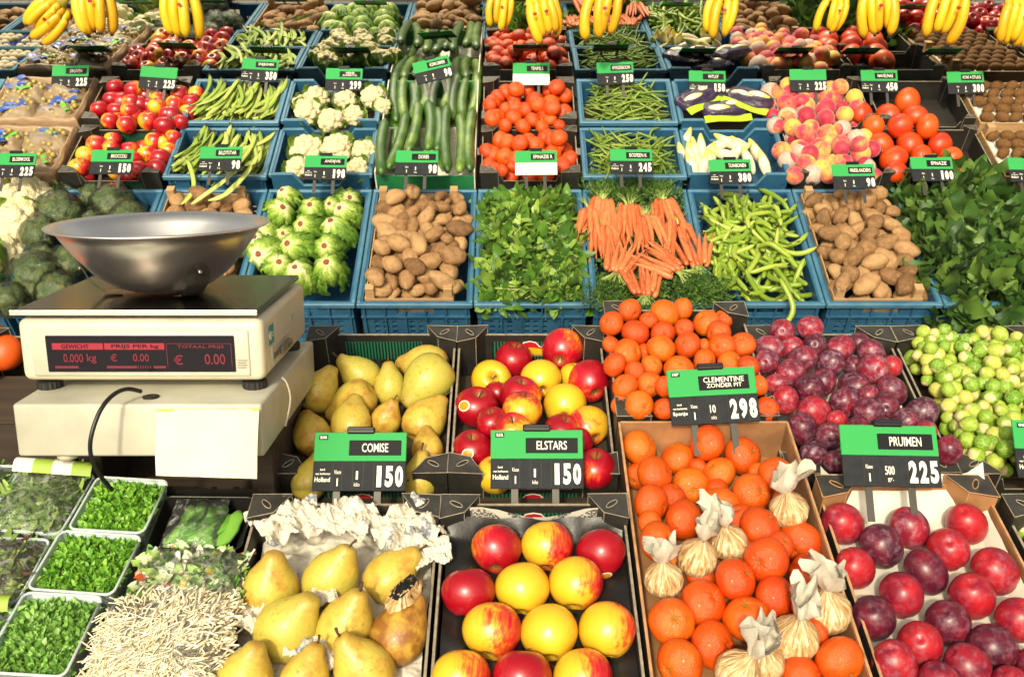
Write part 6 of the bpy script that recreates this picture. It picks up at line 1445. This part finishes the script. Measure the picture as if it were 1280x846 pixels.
for q, (px, py, x_, n, roll, nm_) in enumerate(bun):
    rnd = random.Random(q*5+1); S = .74 if px in (622, 1036) else rnd.uniform(.9, 1.08)
    tip = at(px, py, 3.95); up_ = Matrix.Rotation(R(roll), 3, cdir(0, 0, 1)) @ Vector((0, 0, 1))
    top = tip + up_*.20*S
    o = root('banana_hand', 'hand of yellow bananas ' + nm_, 'bananas', axis_mat(top, up_, rnd.uniform(-.35, .35), S), 'banana hands hanging in front of the mirror')
    for k in range(n):
        f_ = k/(n-1)*2-1; x = f_*.046 + rnd.uniform(-.004, .004)
        M_ = Matrix.Translation((f_*.026, -.010*(1-abs(f_)), -.015)) @ Matrix.Rotation(f_*R(-2), 4, 'Y') @ Matrix.Rotation(R(rnd.uniform(-5, 5)), 4, 'Y') @ Matrix.Rotation(R(rnd.uniform(-7, 7)), 4, 'X') @ Matrix.Rotation(R(-90 + f_*40), 4, 'Z') @ Matrix.Scale(rnd.uniform(.88, 1.1), 4)
        b_ = ob('banana', bms[k % 2], o, Matrix.Translation((f_*.030, -.012*(1-abs(f_)), 0)) @ M_)
        if k == n//2 or (k == 0 and q in (4,)):
            ob('sticker', mesh('sticker', (lambda s: s)(uvs(12, 6, lambda p: (p.x*.009, p.z*.0, p.y*.007))), G['redlab']), o, Matrix.Translation((f_*.05, -.056, -.10)))
    ob('stalk', mesh('stalk', tube([(0, .01, .09), (0, .005, .03), (0, 0, -.02)], [.010, .016, .028], 10, .7), G['bstalk']), o)
    hp_ = top + up_*.08*S; hk = MB().add(tube([tuple(hp_), tuple(hp_ + Vector((0, 0, .02))), (hp_.x, ry, rz_+.012)], .0025, 6))
    hook = ob('hook', hk.mesh('hook', G['pole'], True), rr_); hook.matrix_parent_inverse = rr_.matrix_world.inverted()
# ---- rack under the bank, and the ground
rk = root('display_rack', 'stepped plank rack carrying the bank of crates', 'rack', BANK.mat(0, 0, 0))
for (v0, v1, w) in ((-.03, .63, -.225), (.655, .97, -.085), (.985, 1.32, -.045)):
    ob('shelf_board', mesh('shelf_board', cbox(-2.8, 2.8, v0, v1, w-.02, w, .003), G['plank'], False), rk)
for x in (-2.75, -.9, .9, 2.75):
    for v, w in ((0, -.246), (1.25, -.066)):
        p0 = rk.matrix_world @ Vector((x, v+.03, w)); o = ob('leg', mesh('leg', box(-.03, .03, -.03, .03, -p0.z, -.02), G['plank'], False), rk); o.matrix_local = rk.matrix_world.inverted() @ Matrix.Translation(p0)
g0 = ob('ground', mesh('ground', ([(-300, -300, 0), (300, -300, 0), (300, 300, 0), (-300, 300, 0)], [(0, 1, 2, 3)]), G['ground'], False)); g0['kind'] = 'structure'
# ================================================================== light, sky, camera
w_ = bpy.data.worlds.new('World'); sc.world = w_; w_.use_nodes = True
nt = w_.node_tree; bg = nt.nodes['Background']
sky = nt.nodes.new('ShaderNodeTexSky'); sky.sky_type = 'NISHITA'; sky.sun_disc = False; sky.dust_density = 5; sky.ozone_density = .4; sky.air_density = .7
SUN_EL, SUN_AZ = R(27), R(-11)      # the sun stands behind the customer, a little to the left
sd = Vector((math.sin(SUN_AZ)*math.cos(SUN_EL), -math.cos(SUN_AZ)*math.cos(SUN_EL), math.sin(SUN_EL)))
sky.sun_elevation = SUN_EL; sky.sun_rotation = math.atan2(sd.x, sd.y)
hs = nt.nodes.new('ShaderNodeHueSaturation'); hs.inputs['Saturation'].default_value = .35; nt.links.new(sky.outputs[0], hs.inputs['Color']); wm = nt.nodes.new('ShaderNodeMixRGB'); wm.blend_type = 'MULTIPLY'; wm.inputs[0].default_value = 1; wm.inputs[2].default_value = (1, .94, .80, 1); nt.links.new(hs.outputs[0], wm.inputs[1]); nt.links.new(wm.outputs[0], bg.inputs[0]); bg.inputs[1].default_value = .15
sl = bpy.data.lights.new('sun', 'SUN'); sl.energy = 2.35; sl.angle = R(3); sl.color = (1, .90, .64)
so = bpy.data.objects.new('sun', sl); C.objects.link(so); so.rotation_euler = (-sd).to_track_quat('-Z', 'Y').to_euler()
cam = bpy.data.cameras.new('camera'); co = bpy.data.objects.new('camera', cam); C.objects.link(co)
cam.sensor_width = 36; cam.lens = 36*F/1280; cam.clip_end = 1000; cam.clip_start = .05
co.location = CAM; co.rotation_euler = (math.pi/2 - PITCH, 0, 0)
sc.camera = co
cam.dof.use_dof = True; cam.dof.focus_distance = 2.0; cam.dof.aperture_fstop = 14
vs = sc.view_settings; vs.view_transform = 'Standard'; vs.look = 'None'; vs.exposure = .28; vs.gamma = 1
sc.cycles.caustics_reflective = False; sc.cycles.caustics_refractive = False; sc.cycles.max_bounces = 8; sc.cycles.transparent_max_bounces = 16
